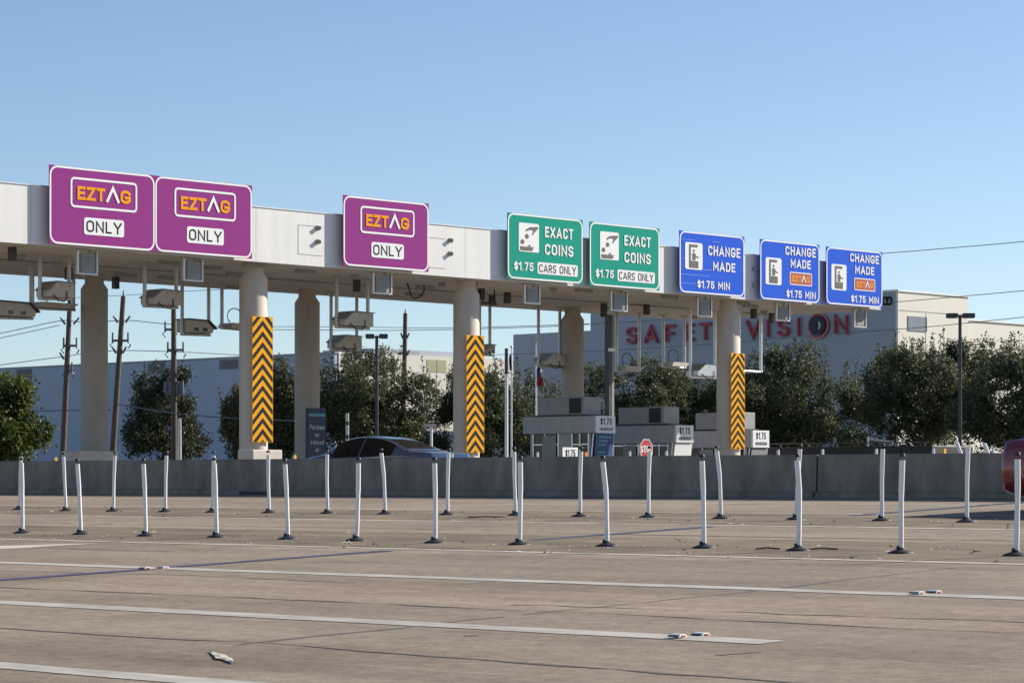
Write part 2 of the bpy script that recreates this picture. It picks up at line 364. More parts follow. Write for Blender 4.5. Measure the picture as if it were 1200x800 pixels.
# blue-grey transverse joint, broken by the two grit strips
def cross_line(pa, pb, w, m, name, dz=.006):
    a = ground_hit(*pa); b = ground_hit(*pb)
    va = Vector((a[0], a[1], a[2]+dz)); vb = Vector((b[0], b[1], b[2]+dz)); d = (vb-va); p = Vector((-d.y, d.x, 0)).normalized()*w/2
    mb = MB(); rows = []; k = max(2, int(d.length/.5))
    for i in range(k+1):
        c = va + d*(i/k); q = p*R.uniform(.82, 1.1)
        rows.append([c-q, c+q])
    mb.grid(rows, 0, False); return struct(mb.build(name, m, rot=ROT))
for a, b in (((-60,684),(172,667)), ((186,665.5),(455,645.2)), ((625,632.8),(832,617)), ((1000,604),(1250,584.6))):
    cross_line(a, b, .24, M['bluetar'], 'sealed_joint')
def crack(pts, w, m='crack', name='road_crack', jit=.03):
    P = [ground_hit(*p) for p in pts]; P = [Vector((a, b, c+.006)) for a, b, c in P]; pp = []
    for a, b in zip(P, P[1:]):
        k = max(2, int((b-a).length/.35))
        for i in range(k): pp.append(a.lerp(b, i/k) + Vector((R.uniform(-jit, jit), R.uniform(-jit, jit), 0)))
    pp.append(P[-1]); mb = MB(); rows = []
    for i, p in enumerate(pp):
        d = pp[min(i+1, len(pp)-1)] - pp[max(0, i-1)]; q = Vector((-d.y, d.x, 0)).normalized()*w*R.choice((.12,.25,.4,.5,.6,.75))*R.uniform(.7,1.1)
        z = Vector((0, 0, 0)); rows.append([Vector((p.x-q.x, p.y-q.y, K*(p.x-q.x)+.0035)), Vector((p.x+q.x, p.y+q.y, K*(p.x+q.x)+.0035))])
    mb.grid(rows, 0, False); return struct(mb.build(name, M[m], rot=ROT))
crack([(-60,732),(20,737),(150,746),(310,753),(430,763),(600,776),(780,789),(1000,804)], .05)
crack([(-40,686),(110,692.5),(320,701.5),(600,714.5),(760,721),(1000,734),(1260,744)], .045)
crack([(275,755),(430,739),(590,722.5)], .07, 'stain'); crack([(610,720),(850,696),(1040,673.5),(1120,665)], .06, 'stain')
crack([(-30,640),(200,646)], .05, 'stain'); crack([(0,611.5),(330,617),(640,622)], .07, 'stain', jit=.02)
crack([(640,624),(900,629),(1250,634)], .07, 'stain', jit=.02); crack([(544,744),(561,744.6)], .14, 'stain', jit=0)
crack([(835,768),(890,764)], .05, 'stain'); crack([(600,708),(1260,731)], .05, 'stain', jit=.05)
crack([(0,669),(200,673),(420,683)], .04, 'stain')
# loose grit on the two strips
def grit(n0, n1, cnt, name, m, seed, big):
    rg = random.Random(seed); mb = MB()
    for i in range(cnt):
        n = rg.triangular(n0-.15, n1+.1, n0+.3); s = rg.uniform(4, 75); r = .008 + (big-.008)*rg.random()**2.5; h = r*.6
        a = rg.uniform(0, 6.3); e = rg.uniform(.6, 3.2) if rg.random() < .3 else 1; z = K*n+.003
        pts = [(n + math.cos(a+k*1.256)*r*rg.uniform(.7,1.2)*e, s + math.sin(a+k*1.256)*r*rg.uniform(.7,1.2), z) for k in range(5)]
        top = (n, s, z+h)
        for k in range(5): mb.face([pts[k], pts[(k+1)%5], top], 0)
    o = mb.build(name, m, rot=ROT); o['kind'] = 'stuff'; o['label'] = 'loose stones and grit scattered on the tan strips under the posts'; o['category'] = 'gravel'; return o
for a, b, c, sd in ((nD, nNT, 900, 3), (nC, nB, 600, 4)):
    grit(a, b, c, 'gravel', M['stone'], sd, .030); grit(a, b, c//2, 'gravel', M['stoned'], sd+10, .036)

# ------------------------------------------------------------------ road markers and litter
for px, py, lab in ((181, 666.5, 'pair of small red and white raised studs on the far lane line at left'),
                    (1085, 695.5, 'pair of small red and white raised studs on the far lane line at right'),
                    (808, 746, 'pair of small red and white raised studs near the broken end of the middle line')):
    n, s, z = ground_hit(px, py)
    t = thing('road_stud', lab, 'road stud', Wd(n, s, z+.008), group='raised studs on the lane lines')
    for k in (-.13, .13):
        b = MB(); b.prism([(-.05,0),(.05,0),(.03,.02),(-.03,.02)], -.05, .05)
        st = b.build('stud', M['post'], t, loc=(k, 0, 0))
        MB().box(-.022, .022, -.055, -.0505, .002, .012).build('reflector', M['stopred'], st)
        MB().box(-.0620, -.0512, -.045, .045, .001, .012).build('stud_shadow', M['black'], st)  # black strip painted in as the shadow left of the stud
ga = ground_hit(247, 764); gb = ground_hit(273, 778); va = Vector(ga); vb = Vector(gb); dv = vb-va; pv = Vector((-dv.y, dv.x, 0)).normalized(); mb = MB(); rows = []
for i in range(11):
    f = i/10; w = .045*(1-abs(2*f-1)**1.5)+.006; c = dv*f
    rows.append([c-pv*w*R.uniform(.6,1.3)+Vector((0,0,.006)), c+pv*.01*R.uniform(-1,1)+Vector((0,0,.014*R.uniform(.4,1.2))), c+pv*w*R.uniform(.6,1.3)+Vector((0,0,.006))])
mb.grid(rows, 0, False); o = mb.build('plastic_scrap', M['oldpaint'], loc=Wd(ga[0], ga[1], ga[2]+.004), rot=ROT)
tag(o, 'crumpled white plastic scrap lying in the nearest lane', 'litter')
for px, py, L_, a in ((948,645,.35,.2), (886,644.5,.28,.1), (548,607,.6,.05), (1142,648,.3,1.2)):
    n, s, z = ground_hit(px, py)
    m_ = MB().tube([(0,0,.02),(L_/2,.04,.03),(L_,0,.018)], .011, 5).build('twig', M['wood'], loc=Wd(n,s,z), rot=a)
    tag(m_, {948:'brown stick on the grit beside the third nearest post from the right', 886:'short dark twig on the grit left of the stick', 548:'reddish brown stick on the far grit strip', 1142:'pale bent twig on the near grit strip at far right'}[px], 'stick')

# ------------------------------------------------------------------ delineator posts
ORD = ['first','second','third','fourth','fifth','sixth','seventh','eighth','ninth','tenth','eleventh','twelfth','thirteenth','fourteenth','fifteenth','sixteenth']
near = [(26,536,26.5,624.5),(91,537,95,626),(168.5,537,171,628),(251.5,536,254,629.5),(334.5,537,337.5,631.5),(421,535.5,418,633.5),(510,535.5,510,636),
        (610.5,534,609,638),(709,533.5,711.5,639.8),(823.5,532,825,642),(937,531.5,936,645),(1056,531,1056,648),(1193,529.5,1191,651)]
far = [(24,530,23,597),(74,530,77.5,598.3),(134,529,133,599),(194.5,528.5,194,599.6),(250,528.5,249.5,600.2),(313.5,527.5,315.5,600.8),(382.5,527,384,601.4),
       (448.5,525,451.5,602.2),(525,525,524.5,603),(601.5,523.5,604.5,603.8),(680,523,680,605),(760.5,522.5,760,606),(842,522,845,607.5),(937,519.5,933,608.8),
       (1033.5,519.5,1033.5,610),(1134,517.5,1133,611.6)]
def post_protos(kink):
    t = thing('delineator_post', 'x', 'post', (0,0,0), 0)
    r = .0285; h = 1.0; rows = []
    for f in (0.04, .2, .40, .55, .62, .68, .8, .93):
        k = kink * max(0, (f-.58))**1.0 * .5 - kink*.02*math.sin(f*3.1)
        fl = .88 if f > .6 else 1.0
        rows.append([(k + r*math.cos(a)*(2-fl), r*math.sin(a)*fl, f*h) for a in [2*math.pi*q/14 for q in range(14)]])
    mb = MB(); mb.grid(rows, 0, True, True); mb.face(rows[-1], 0); top = rows[-1]
    mb.build('tube', M['post'], t)
    kx = kink*.35*.5 - kink*.02*math.sin(.93*3.1)
    cb = MB(); cb.lathe([(.032,.965),(.032,.993),(.022,1.0)], 12, 0, (kx,0,0)); cb.build('cap', M['black'], t)
    b = MB(); b.lathe([(.145,.0),(.145,.012),(.105,.026),(.05,.045),(.036,.065)], 18); ba = b.build('base', M['black'], t)
    MB().lathe([(.016,.04),(.016,.075),(.010,.085)], 8, 0, (-.04,-.02,0)).build('hinge_knob', M['black'], ba)
    return t
protos = [post_protos(k) for k in (-.05, .06, .01, -.16)]
used = set()
kinds = {('n',10):3, ('n',11):1, ('n',8):3, ('f',9):1, ('f',12):3, ('f',14):1, ('f',11):1, ('f',1):2, ('f',7):3}
def put_post(i, row, tx, ty, bx, by):
    n, s, z = ground_hit(bx, by); P = Wd(n, s, z)
    top = at(tx, ty, P.y); d = top - P; ki = kinds.get((row, i), (i*3 + (row == 'f')) % 3)
    pr = protos[ki]
    if ki not in used: o = pr; used.add(ki)
    else: o = copy_tree(pr)
    h = d.z; o.location = P; o.scale = (1.0, 1.0, h)
    o.rotation_euler = (R.uniform(-.02,.02), math.atan2(d.x, d.z), 0)
    rn = 'near' if row == 'n' else 'far'; tot = len(near) if row == 'n' else len(far)
    o['label'] = '%s white flexible post from the left in the %s row' % (ORD[i], rn) if i < tot-1 else 'last white flexible post at the right end of the %s row' % rn
    o['group'] = 'white flexible posts in the %s row' % rn
    for ch in o.children:
        if ch.name.startswith('base'): ch.scale = (1, 1, 1/h)
for i, p in enumerate(near): put_post(i, 'n', *p)
for i, p in enumerate(far): put_post(i, 'f', *p)

# ------------------------------------------------------------------ concrete wall
NB_ = ND
w = thing('concrete_barrier', 'long low weathered concrete wall across the view behind the white posts', 'barrier', Wd(NB_, 0, ZP))
HB = .775
def wall_mesh(s0, s1):
    b = MB(); prof = [(-.12,0),(-.12,.09),(-.03,.12),(.0,HB-.02),(.02,HB),(.20,HB),(.22,HB-.02),(.25,0)]
    rows = []; k = max(1, int((s1-s0)/3))
    for i in range(k+1):
        s = s0 + (s1-s0)*i/k; rows.append([(x, s, z) for x, z in prof])
    b.grid(rows, 0, False); b.face([rows[0][i] for i in range(len(prof))], 0); b.face([rows[-1][i] for i in range(len(prof))][::-1], 0); return b
sj = on_n(958, NB_)
wall_mesh(-120, sj-.02).build('wall', M['barrier'], w); wall_mesh(sj+.02, 330).build('wall', M['barrier'], w)
MB().box(.03, .19, sj-.02, sj+.02, 0, HB-.03).build('joint', M['black'], w)
sd = on_n(301, NB_); MB().box(-.13, -.121, sd-.45, sd+.45, .0, .075).build('drain_slot', M['black'], w)
for px in (530, 630, 738, 781, 912, 964, 1027, 1094, 1164):
    s = on_n(px, NB_+.1); MB().prism([(-.022,0),(.022,0),(.018,.085),(.0,.10),(-.018,.085)], -.02, .02).build('reflector', M['galv'], w, loc=(.1, s, HB))
for px, m in ((65,'yellow'), (345,'yellow'), (686,'orangep'), (1106,'yellow')):
    s = on_n(px, NB_+.1); MB().prism([(-.032,0),(.032,0),(.032,.07),(.02,.085),(-.02,.085),(-.032,.07)], -.03, .03).build('reflector', M[m], w, loc=(.1, s, HB))

# ------------------------------------------------------------------ toll canopy
ZS = CZ + 5.86; ZT = CZ + 7.28; SB = 63.2; N0 = 36.5; N1 = on_s(1031, S0)
can = thing('toll_canopy', 'long white flat toll canopy on round concrete columns carrying eight lane signs', 'canopy', Wd(N0, S0, 0))
LN = N1 - N0
b = MB(); b.box(0, LN, .10, SB-S0-.1, ZS, ZS+.32); b.build('soffit', M['soffit'], can)
b = MB(); b.box(.05, LN-.05, .2, SB-S0-.2, ZT-.25, ZT-.05); b.build('roof', M['white'], can)
b = MB(); b.box(0, LN, .045, .098, ZS+.02, ZT-.03, 0); b.build('fascia_backing', M['seam'], can)
b = MB()
edges = [0] + [on_s(p, S0)-N0 for p in (-30, 36, 180, 300, 402, 545, 610, 690, 783, 880, 962)] + [LN]
for a, c in zip(edges, edges[1:]): b.box(a+.006, c-.006, 0, .043, ZS-.03, ZT)
b.build('fascia', M['white'], can)
b = MB(); b.box(0, LN, SB-S0-.098, SB-S0, ZS-.03, ZT); b.build('rear_fascia', M['white'], can)
b = MB(); b.box(LN+.002, LN+.05, 0, SB-S0, ZS-.03, ZT); b.build('end_fascia', M['white'], can)
b = MB(); b.box(0, LN, -.02, .09, ZT+.002, ZT+.03); b.build('coping', M['alu'], can)
for px, py in ((372,267),(372,283),(527,281.5),(527,297),(883,315),(883,334)):
    n = on_s(px, S0); z = zat(py, n, S0)
    f = MB(); f.cyl((0,-.002,0), (0,-.03,0), .07, .07, 10); f.cyl((0,-.03,0), (-.02,-.09,-.02), .055, .065, 10)
    f.build('stub_bracket', M['greym'], can, loc=(n-N0, 0, z))
for px, (pa, pb) in ((364,(265,299)), (508,(279,314))):
    n = on_s(px, S0); z0 = zat(pb, n, S0); z1 = zat(pa, n, S0); x = n-N0; b = MB()
    b.box(x-.45, x+.45, -.006, -.001, z0, z0+.012); b.box(x-.45, x+.45, -.006, -.001, z1, z1+.012); b.box(x-.456, x-.444, -.006, -.001, z0+.013, z1-.001)
    b.build('access_panel', M['seam'], can)
rg = random.Random(21)
for i in range(46):                                     # lamps, junction boxes and cable trays under the soffit
    x = rg.uniform(3.2, LN-.5); y = rg.uniform(.6, 7.6); k = rg.random()
    if k < .45: b = MB().box(-.35, .35, -.07, .07, -.10, 0); nm, m = 'strip_lamp', 'greym'
    elif k < .75: b = MB().box(-.08, .08, -.08, .08, -.34, 0); nm, m = 'junction_box', 'darkm'
    else: b = MB().cyl((0,0,-.0),(0,0,-.12), .13, .1, 12); nm, m = 'downlight', 'greym'
    b.build(nm, M[m], can, loc=(x, y, ZS-.002))
for px, sy in ((487, 57.6), (570, 57.6)):   # loose cable loops
    x = on_s(px, sy)-N0; MB().tube([(x+.34*math.cos(q), sy-S0+.05*math.sin(3*q), ZS-.02+.42*math.sin(q)) for q in [RAD(180+18*j) for j in range(11)]], .022, 6).build('cable_loop', M['black'], can)
for y in (4.4,): MB().box(3, LN-.2, y-.02, y+.02, ZS-.045, ZS-.003).build('conduit', M['greym'], can)

# columns and hazard boards
FC = S0 + .92; RC = 61.7
def column(px, s, lab, cm='conc'):
    n = on_s(px, s); r = .385; t = thing('concrete_column', lab, 'column', Wd(n, s, ZP), group='round columns under the toll canopy')
    H = ZS - ZP
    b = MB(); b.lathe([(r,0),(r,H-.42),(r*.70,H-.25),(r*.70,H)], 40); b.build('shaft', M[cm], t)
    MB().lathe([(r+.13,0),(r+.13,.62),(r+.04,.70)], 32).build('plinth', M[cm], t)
    return t, n
cols = [column(297, FC, 'front round column with chevron board nearest the left, between purple signs'),
        column(546.5, FC, 'front round column with chevron board left of the green signs'),
        column(853.5, FC, 'front round column with chevron board below the blue signs')]
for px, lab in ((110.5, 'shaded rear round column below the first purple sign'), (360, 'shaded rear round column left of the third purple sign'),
                (671, 'shaded rear round column behind the toll booth')): column(px, RC, lab, 'conc_shade')
def clip(poly, z, up):
    out = []
    for i in range(len(poly)):
        a, c = poly[i-1], poly[i]; ia = (a[1] <= z) == up; ic = (c[1] <= z) == up
        if ia != ic: f = (z-a[1])/(c[1]-a[1]); out.append((a[0]+f*(c[0]-a[0]), z))
        if ic: out.append(c)
    return out
for (l, r, t_, b_), (ct, n), lab in (((295.5,319.5,371,518), cols[0], 'amber and black upward chevron board on the leftmost front column'),
                                ((546.5,567,393,530), cols[1], 'amber and black upward chevron board on the middle front column'),
                                ((856.5,872.5,414,526), cols[2], 'amber and black upward chevron board on the column under blue signs')):
    s = FC - .43; n0 = on_s(l, s); n1 = on_s(r, s); zc0 = zat(b_, n, s); zc1 = zat(t_, n, s); Wc = n1-n0; Hc = zc1-zc0
    t = thing('hazard_board', lab, 'hazard sign', Wd((n0+n1)/2, s, zc0), group='chevron boards on the columns')
    MB().box(-Wc/2, Wc/2, -.012, .012, 0, Hc).build('panel', M['chev'], t)
    MB().box(-.25, .25, .013, .05, Hc*.2, Hc*.2+.06).box(-.25, .25, .013, .05, Hc*.8, Hc*.8+.06).build('bracket', M['galv'], t)
    p = Hc/11.6; b = MB(); ww = Wc/2-.012; rise = 1.0*Wc/2
    for k in range(-3, 13):
        z = k*p; poly = [(-ww,z),(-ww,z-p*.46),(0,z-p*.46+rise),(ww,z-p*.46),(ww,z),(0,z+rise)]
        for h0, h1 in ((0,1),(1,0)):
            half = [poly[0],poly[1],poly[2],poly[5]] if h0 == 0 else [poly[5],poly[2],poly[3],poly[4]]
            q = clip(clip(half, Hc-.012, True), .012, False)
            if len(q) > 2: b.flat(q, -.016)
    b.build('chevrons', M['ink'], t)

# ------------------------------------------------------------------ lane signs
SS = S0 - .19
def sign_base(l, r, tl, bl, tr, br, m, lab, grp):
    n0 = on_s(l, SS); n1 = on_s(r, SS)
    z1 = (zat(tl, n0, SS) + zat(tr, n1, SS))/2; z0 = (zat(bl, n0, SS) + zat(br, n1, SS))/2
    t = thing('lane_sign', lab, 'road sign', Wd((n0+n1)/2, SS, z0), group=grp)
    Ws, Hs = n1-n0, z1-z0
    MB().box(-Ws/2, Ws/2, -.012, .012, 0, Hs).build('panel', m, t)
    o = rr(Ws-.012, Hs-.012, .24, 0, Hs/2); i = rr(Ws-.11, Hs-.11, .19, 0, Hs/2)
    MB().ring(o, i, -.016).build('border', M['signwhite'], t)
    for x in (-Ws*.36, 0, Ws*.36): MB().box(x-.03, x+.03, .0125, .186, .0 + .06, Hs-.01).build('mounting_rail', M['galv'], t)
    X = lambda f: -Ws/2 + f*Ws; Z = lambda f: Hs*(1-f)
    return t, X, Z, Ws, Hs
YW = -.020; YT = -.024
def plate(t, X, Z, x0, x1, z0, z1, r=.07, m='signwhite', y=YW, name='plate'):
    b = MB(); b.flat(rr(X(x1)-X(x0), Z(z0)-Z(z1), r, (X(x0)+X(x1))/2, (Z(z0)+Z(z1))/2), y); return b.build(name, M[m], t)
def eztag(t, X, Z, x0, x1, z0, z1, fill=None, r=.12, bw=.055):
    w = X(x1)-X(x0); h = Z(z0)-Z(z1); cx = (X(x0)+X(x1))/2; cz = (Z(z0)+Z(z1))/2
    b = MB(); b.ring(rr(w, h, r, cx, cz), rr(w-2*bw, h-2*bw, max(.01, r-bw), cx, cz), YW); b.build('logo_frame', M['signwhite'], t)
    if fill: b = MB(); b.flat(rr(w-2*bw, h-2*bw, max(.01, r-bw), cx, cz), YW); b.build('logo_panel', M[fill], t)
    b = MB(); text(b, 'EZT^G', cx-w*.40, cx+w*.40, cz-h*.235, cz+h*.215, YT, 0, .225, special={'^': 1}, gap=.07)
    b.build('logo_lettering', [M['orange'], M['signwhite']], t)
P = 'signs on the front of the toll canopy'
for c, lab in (((57.5,181,192.8,284.6,205.6,295.4), 'purple tag lane sign at the far left, largest of the three purple signs'),
               ((181.3,295,206,295.4,217.4,302.6), 'purple tag lane sign touching the right edge of the leftmost sign'),
               ((402,502,228.2,311,239,318.8), 'purple tag lane sign standing alone between two bare white panels')):
    t, X, Z, Ws, Hs = sign_base(*c, M['purple'], lab, P)
    eztag(t, X, Z, .194, .827, .127, .515)
    plate(t, X, Z, .32, .70, .63, .85)
    words(t, M['ink'], ('ONLY', X(.342), X(.678), Z(.815), Z(.665), YT, .15))
for c, lab in (((594.5,682.5,248.7,326,258,333), 'teal green exact coins sign, left one of the pair'),
               ((690.7,772.5,259.5,334.5,268,340.5), 'teal green exact coins sign, right one of the pair, beside the blue signs')):
    t, X, Z, Ws, Hs = sign_base(*c, M['green'], lab, P)
    words(t, M['signwhite'], ('EXACT', X(.486), X(.866), Z(.325), Z(.16), YT, .19), ('COINS', X(.486), X(.868), Z(.592), Z(.425), YT, .19), ('$1.75', X(.08), X(.335), Z(.865), Z(.735), YT, .19))
    plate(t, X, Z, .142, .408, .135, .575, .06); plate(t, X, Z, .389, .929, .715, .895, .06)
    words(t, M['ink'], ('CARS ONLY', X(.412), X(.906), Z(.868), Z(.745), YT, .13))
    x = lambda f: X(.142 + .266*f); z = lambda f: Z(.135 + .44*f); b = MB()
    b.flat([(x(.34),z(.30)),(x(.36),z(.22)),(x(.52),z(.14)),(x(.95),z(.10)),(x(.95),z(.17)),(x(.78),z(.30)),(x(.68),z(.42)),(x(.66),z(.36)),(x(.72),z(.25)),(x(.55),z(.22))][::-1], YT)
    for cx, cz in ((.40,.46),(.18,.66)): b.flat([(x(cx+.095*math.cos(a)), z(cz-.085*math.sin(a))) for a in [k*math.pi/8 for k in range(16)]], YT)
    b.flat([(x(.08),z(.96)),(x(.06),z(.82)),(x(.74),z(.82)),(x(.66),z(.96))], YT); b.flat([(x(.44),z(.805)),(x(.62),z(.805)),(x(.53),z(.73))], YT)
    b.build('coin_symbol', M['greyink'], t)
def booth_symbol(t, X, Z, x0, x1, z0, z1):
    plate(t, X, Z, x0, x1, z0, z1, .08); x = lambda f: X(x0 + (x1-x0)*f); z = lambda f: Z(z0 + (z1-z0)*f); b = MB()
    b.flat([(x(.22),z(.17)),(x(.22),z(.07)),(x(.72),z(.07)),(x(.72),z(.17))][::-1], YT); b.flat([(x(.22),z(.68)),(x(.22),z(.172)),(x(.33),z(.172)),(x(.33),z(.68))][::-1], YT)
    b.flat([(x(.22),z(.94)),(x(.22),z(.682)),(x(.76),z(.682)),(x(.76),z(.94))][::-1], YT)
    b.flat([(x(.50+.06*math.cos(a)), z(.30-.045*math.sin(a))) for a in [k*math.pi/6 for k in range(12)]], YT)
    b.flat([(x(.42),z(.66)),(x(.40),z(.42)),(x(.48),z(.36)),(x(.57),z(.40)),(x(.64),z(.49)),(x(.80),z(.53)),(x(.78),z(.56)),(x(.60),z(.54)),(x(.58),z(.66))], YT)
    b.build('booth_symbol', M['greyink'], t)
t, X, Z, Ws, Hs = sign_base(796,872,270,342.5,277.5,348.2, M['blue'], 'blue change made sign without the tag logo, beside the green signs', P)
b = MB()
for f0, f1, fz in ((.03,.24,.135), (.03,.36,.445), (.36,.5,.60), (.03,.46,.70), (.03,.25,.84), (.5,.62,.13)): b.box(X(f0), X(f1), -.0145, -.0125, Z(fz)-.009, Z(fz)+.009)
b.build('panel_seam', M['bluep2'], t)
words(t, M['signwhite'], ('CHANGE', X(.431), X(.93), Z(.36), Z(.2), YT, .19), ('MADE', X(.505), X(.852), Z(.605), Z(.455), YT, .19), ('$1.75 MIN', X(.265), X(.766), Z(.905), Z(.78), YT, .19)); booth_symbol(t, X, Z, .081, .346, .178, .615)
for c, lab in (((890.5,960,280,350.5,287,355.6), 'blue change made sign with red tag logo, left of the last sign'),
               ((968,1033.7,288.7,356.5,295.5,360.6), 'blue change made sign with red tag logo at the right end of the canopy')):
    t, X, Z, Ws, Hs = sign_base(*c, M['blue'], lab, P)
    words(t, M['signwhite'], ('CHANGE', X(.416), X(.932), Z(.225), Z(.075), YT, .19), ('MADE', X(.504), X(.845), Z(.43), Z(.285), YT, .19), ('$1.75 MIN', X(.433), X(.93), Z(.935), Z(.81), YT, .19))
    booth_symbol(t, X, Z, .086, .351, .293, .745); eztag(t, X, Z, .49, .865, .50, .72, 'redlogo', .05, .03)

# lane signals hanging below each sign
for i, (l, r, tp, bt) in enumerate(((85,109,297,322.5),(209.5,232.5,305,330),(431.5,454,321,345),(609,627.5,334,356.5),(710.5,730,344,365),(812,829,352,371.5),(904.5,920.5,360,376.5),(996,1010,365,384))):
    s = S0 + .45; n0 = on_s(l, s); n1 = on_s(r, s); nm = (n0+n1)/2; w_ = n1-n0; zb = zat(bt, nm, s); h = ZS - zb
    which = ['first purple sign','second purple sign','third purple sign','left green sign','right green sign','first blue sign','second blue sign','last blue sign'][i]
    t = thing('lane_signal', 'square grey lane signal box hanging under the ' + which, 'lane signal', Wd(nm, s, zb), group='signal boxes under the canopy edge')
    MB().box(-w_/2+.16, w_/2-.035, -.16, .0, .05, h-.12).build('housing', M['greym'], t, bevel=.01)
    MB().box(-w_/2, -w_/2+.06, -.19, -.11, 0, h-.05).box(w_/2-.033, w_/2+.01, -.19, -.11, 0, h-.05).box(-w_/2+.061, w_/2-.034, -.19, -.11, 0, .04).build('frame', M['galv'], t)
    MB().box(-w_/2+.15, -w_/2+.21, -.04, .04, h-.119, h).box(w_/2-.12, w_/2-.06, -.04, .04, h-.119, h).build('hanger', M['galv'], t)
    MB().box(-w_/2+.20, w_/2-.075, -.166, -.161, .1, h-.18).build('face', M['seam'], t)

# hanging camera frames
def frame(px1, px2, s, pyb1, pyb2, lab, kind='box', hy=None, mt='tanm', bar=True, bright=False):
    n1 = on_s(px1, s); n2 = on_s(px2, s); zb1 = zat(pyb1, n1, s); zb2 = zat(pyb2, n2, s); w_ = n2-n1; zb = min(zb1, zb2)
    t = thing('camera_frame', lab, 'camera frame', Wd(n1, s, zb), group='camera frames hanging under the canopy')
    sm = M['alu'] if bright else M['galv']; H = ZS-zb
    for x, z in ((0, zb1-zb), (w_, zb2-zb)):
        b = MB(); b.cyl((x,0,z), (x,0,H), .055, .055, 10); b.box(x-.13, x+.13, -.13, .13, H-.03, H-.001); b.build('hanger', sm, t)
    MB().cyl((-.06,0,zb1-zb), (w_+.06,0,zb2-zb), .04, .04, 8).build('crossbar', sm, t)
    if kind == 'box':
        w2 = w_-.12; x0 = .06; hh = hy or .42; b = MB()
        b.prism([(x0,.05),(x0+w2,.05),(x0+w2,hh),(x0+w2*.30,hh+.02),(x0,hh*.5)], -.30, .24)
        o = b.build('camera_housing', M[mt], t, bevel=.012)
        MB().prism([(x0-.02,hh*.5+.02),(x0,hh*.5+.006),(x0+w2*.30,hh+.026),(x0+w2+.02,hh+.006),(x0+w2+.02,hh+.025),(x0+w2*.3,hh+.05)], -.36, .30).build('hood', M['greym'], o)
        for q in (.2, .5, .82): MB().cyl((x0+w2*q,-.301,hh-.07),(x0+w2*q,-.312,hh-.07), .018, .018, 8).build('screw', M['darkm'], o)
        MB().tube([(x0+w2*.15,-.33,.10),(x0+w2*.3,-.36,-.04),(x0+w2*.55,-.36,-.06),(x0+w2*.68,-.33,.05),(x0+w2*.68,-.33,hh*.5)], .016, 6).build('cable', M['black'], t)
    elif kind == 'tray':
        b = MB(); b.prism([(.08,.03),(w_-.3,.03),(w_-.05,.16),(.14,.18)], -.34, .28); o = b.build('camera_housing', M[mt], t, bevel=.012)
        MB().tube([(w_*.5+.28*math.cos(q), .03, .40+.24*math.sin(q)) for q in [RAD(230-25*j) for j in range(12)]], .016, 6).build('cable', M['black'], t)
    elif kind == 'dark':
        b = MB(); b.prism([(.03,.06),(w_-.05,.06),(w_-.02,.20),(w_-.25,.40),(.03,.42)], -.25, .30); o = b.build('camera_housing', M['tanm'], t, bevel=.012)
        MB().prism([(0,.425),(w_-.25,.405),(w_+.06,.17),(w_+.08,.20),(w_-.22,.44),(0,.46)], -.32, .36).build('hood', M['darkm'], o)
        for k in (.25, .58): MB().box(w_*k, w_*k+.16, -.262, -.251, .1, .2).build('lens_window', M['hazy'], o)
    return t
frame(47, 81, 57.2, 350, 350.5, 'front camera box on a frame below the left half of the first sign')
frame(38, 86, 62.2, 361, 363, 'flat tray camera on the rear frame left of the leftmost column', 'tray')
frame(-8, 36.5, 60.0, 372, 373, 'dark hooded camera cut by the left edge of the picture', 'dark')
frame(169.5, 206.5, 57.2, 358.5, 360, 'front camera box on a frame below the second purple sign')
frame(213.5, 244.5, 61.8, 391.5, 392.5, 'low dark hooded camera with two windows below the second signal box', 'dark')
frame(260, 291, 61.8, 384, 387, 'flat tray camera partly behind the leftmost front column', 'tray')
frame(394.5, 431, 57.2, 383, 384.5, 'front camera box on a frame below the third purple sign')
frame(388, 418, 62.0, 409.5, 410.5, 'rear camera box hanging low below the third purple sign')
frame(562, 574, 62.0, 415, 416, 'small camera box beside the chevron board of the middle column', 'box', .30)
frame(631, 656, 62.0, 429, 430, 'tan camera box with cable loop left of the rear column by the booth', 'box', .38)
frame(722.5, 749, 62.0, 434.5, 434.5, 'thin empty looking camera frame in front of the red letter A', 'tray')
frame(777.5, 802, 62.0, 429.5, 431, 'flat tray camera with cable loop between red letters F and E', 'tray')
frame(809, 838, 59.0, 441.5, 443, 'bright sunlit camera frame left of the right front column', 'box', .42, 'alu', bright=True)
frame(866, 891.5, 59.0, 434.5, 435.5, 'bright empty hanging frame right of the right front column', 'none', bright=True)
sp = 63.6; n = on_s(714.5, sp)
t = thing('steel_post', 'dark square steel post rising behind the front toll booth to the canopy', 'post', Wd(n, sp, ZP))
MB().box(-.15, .02, -.1, .1, 0, ZS-ZP).build('pole', M['darkm'], t); MB().box(.022, .16, -.07, .07, 0, ZS-ZP).build('conduit', M['greym'], t)
MB().box(-.2, .21, -.13, -.101, zat(412,n,sp)-ZP, zat(412,n,sp)-ZP+.12).build('clamp', M['galv'], t)

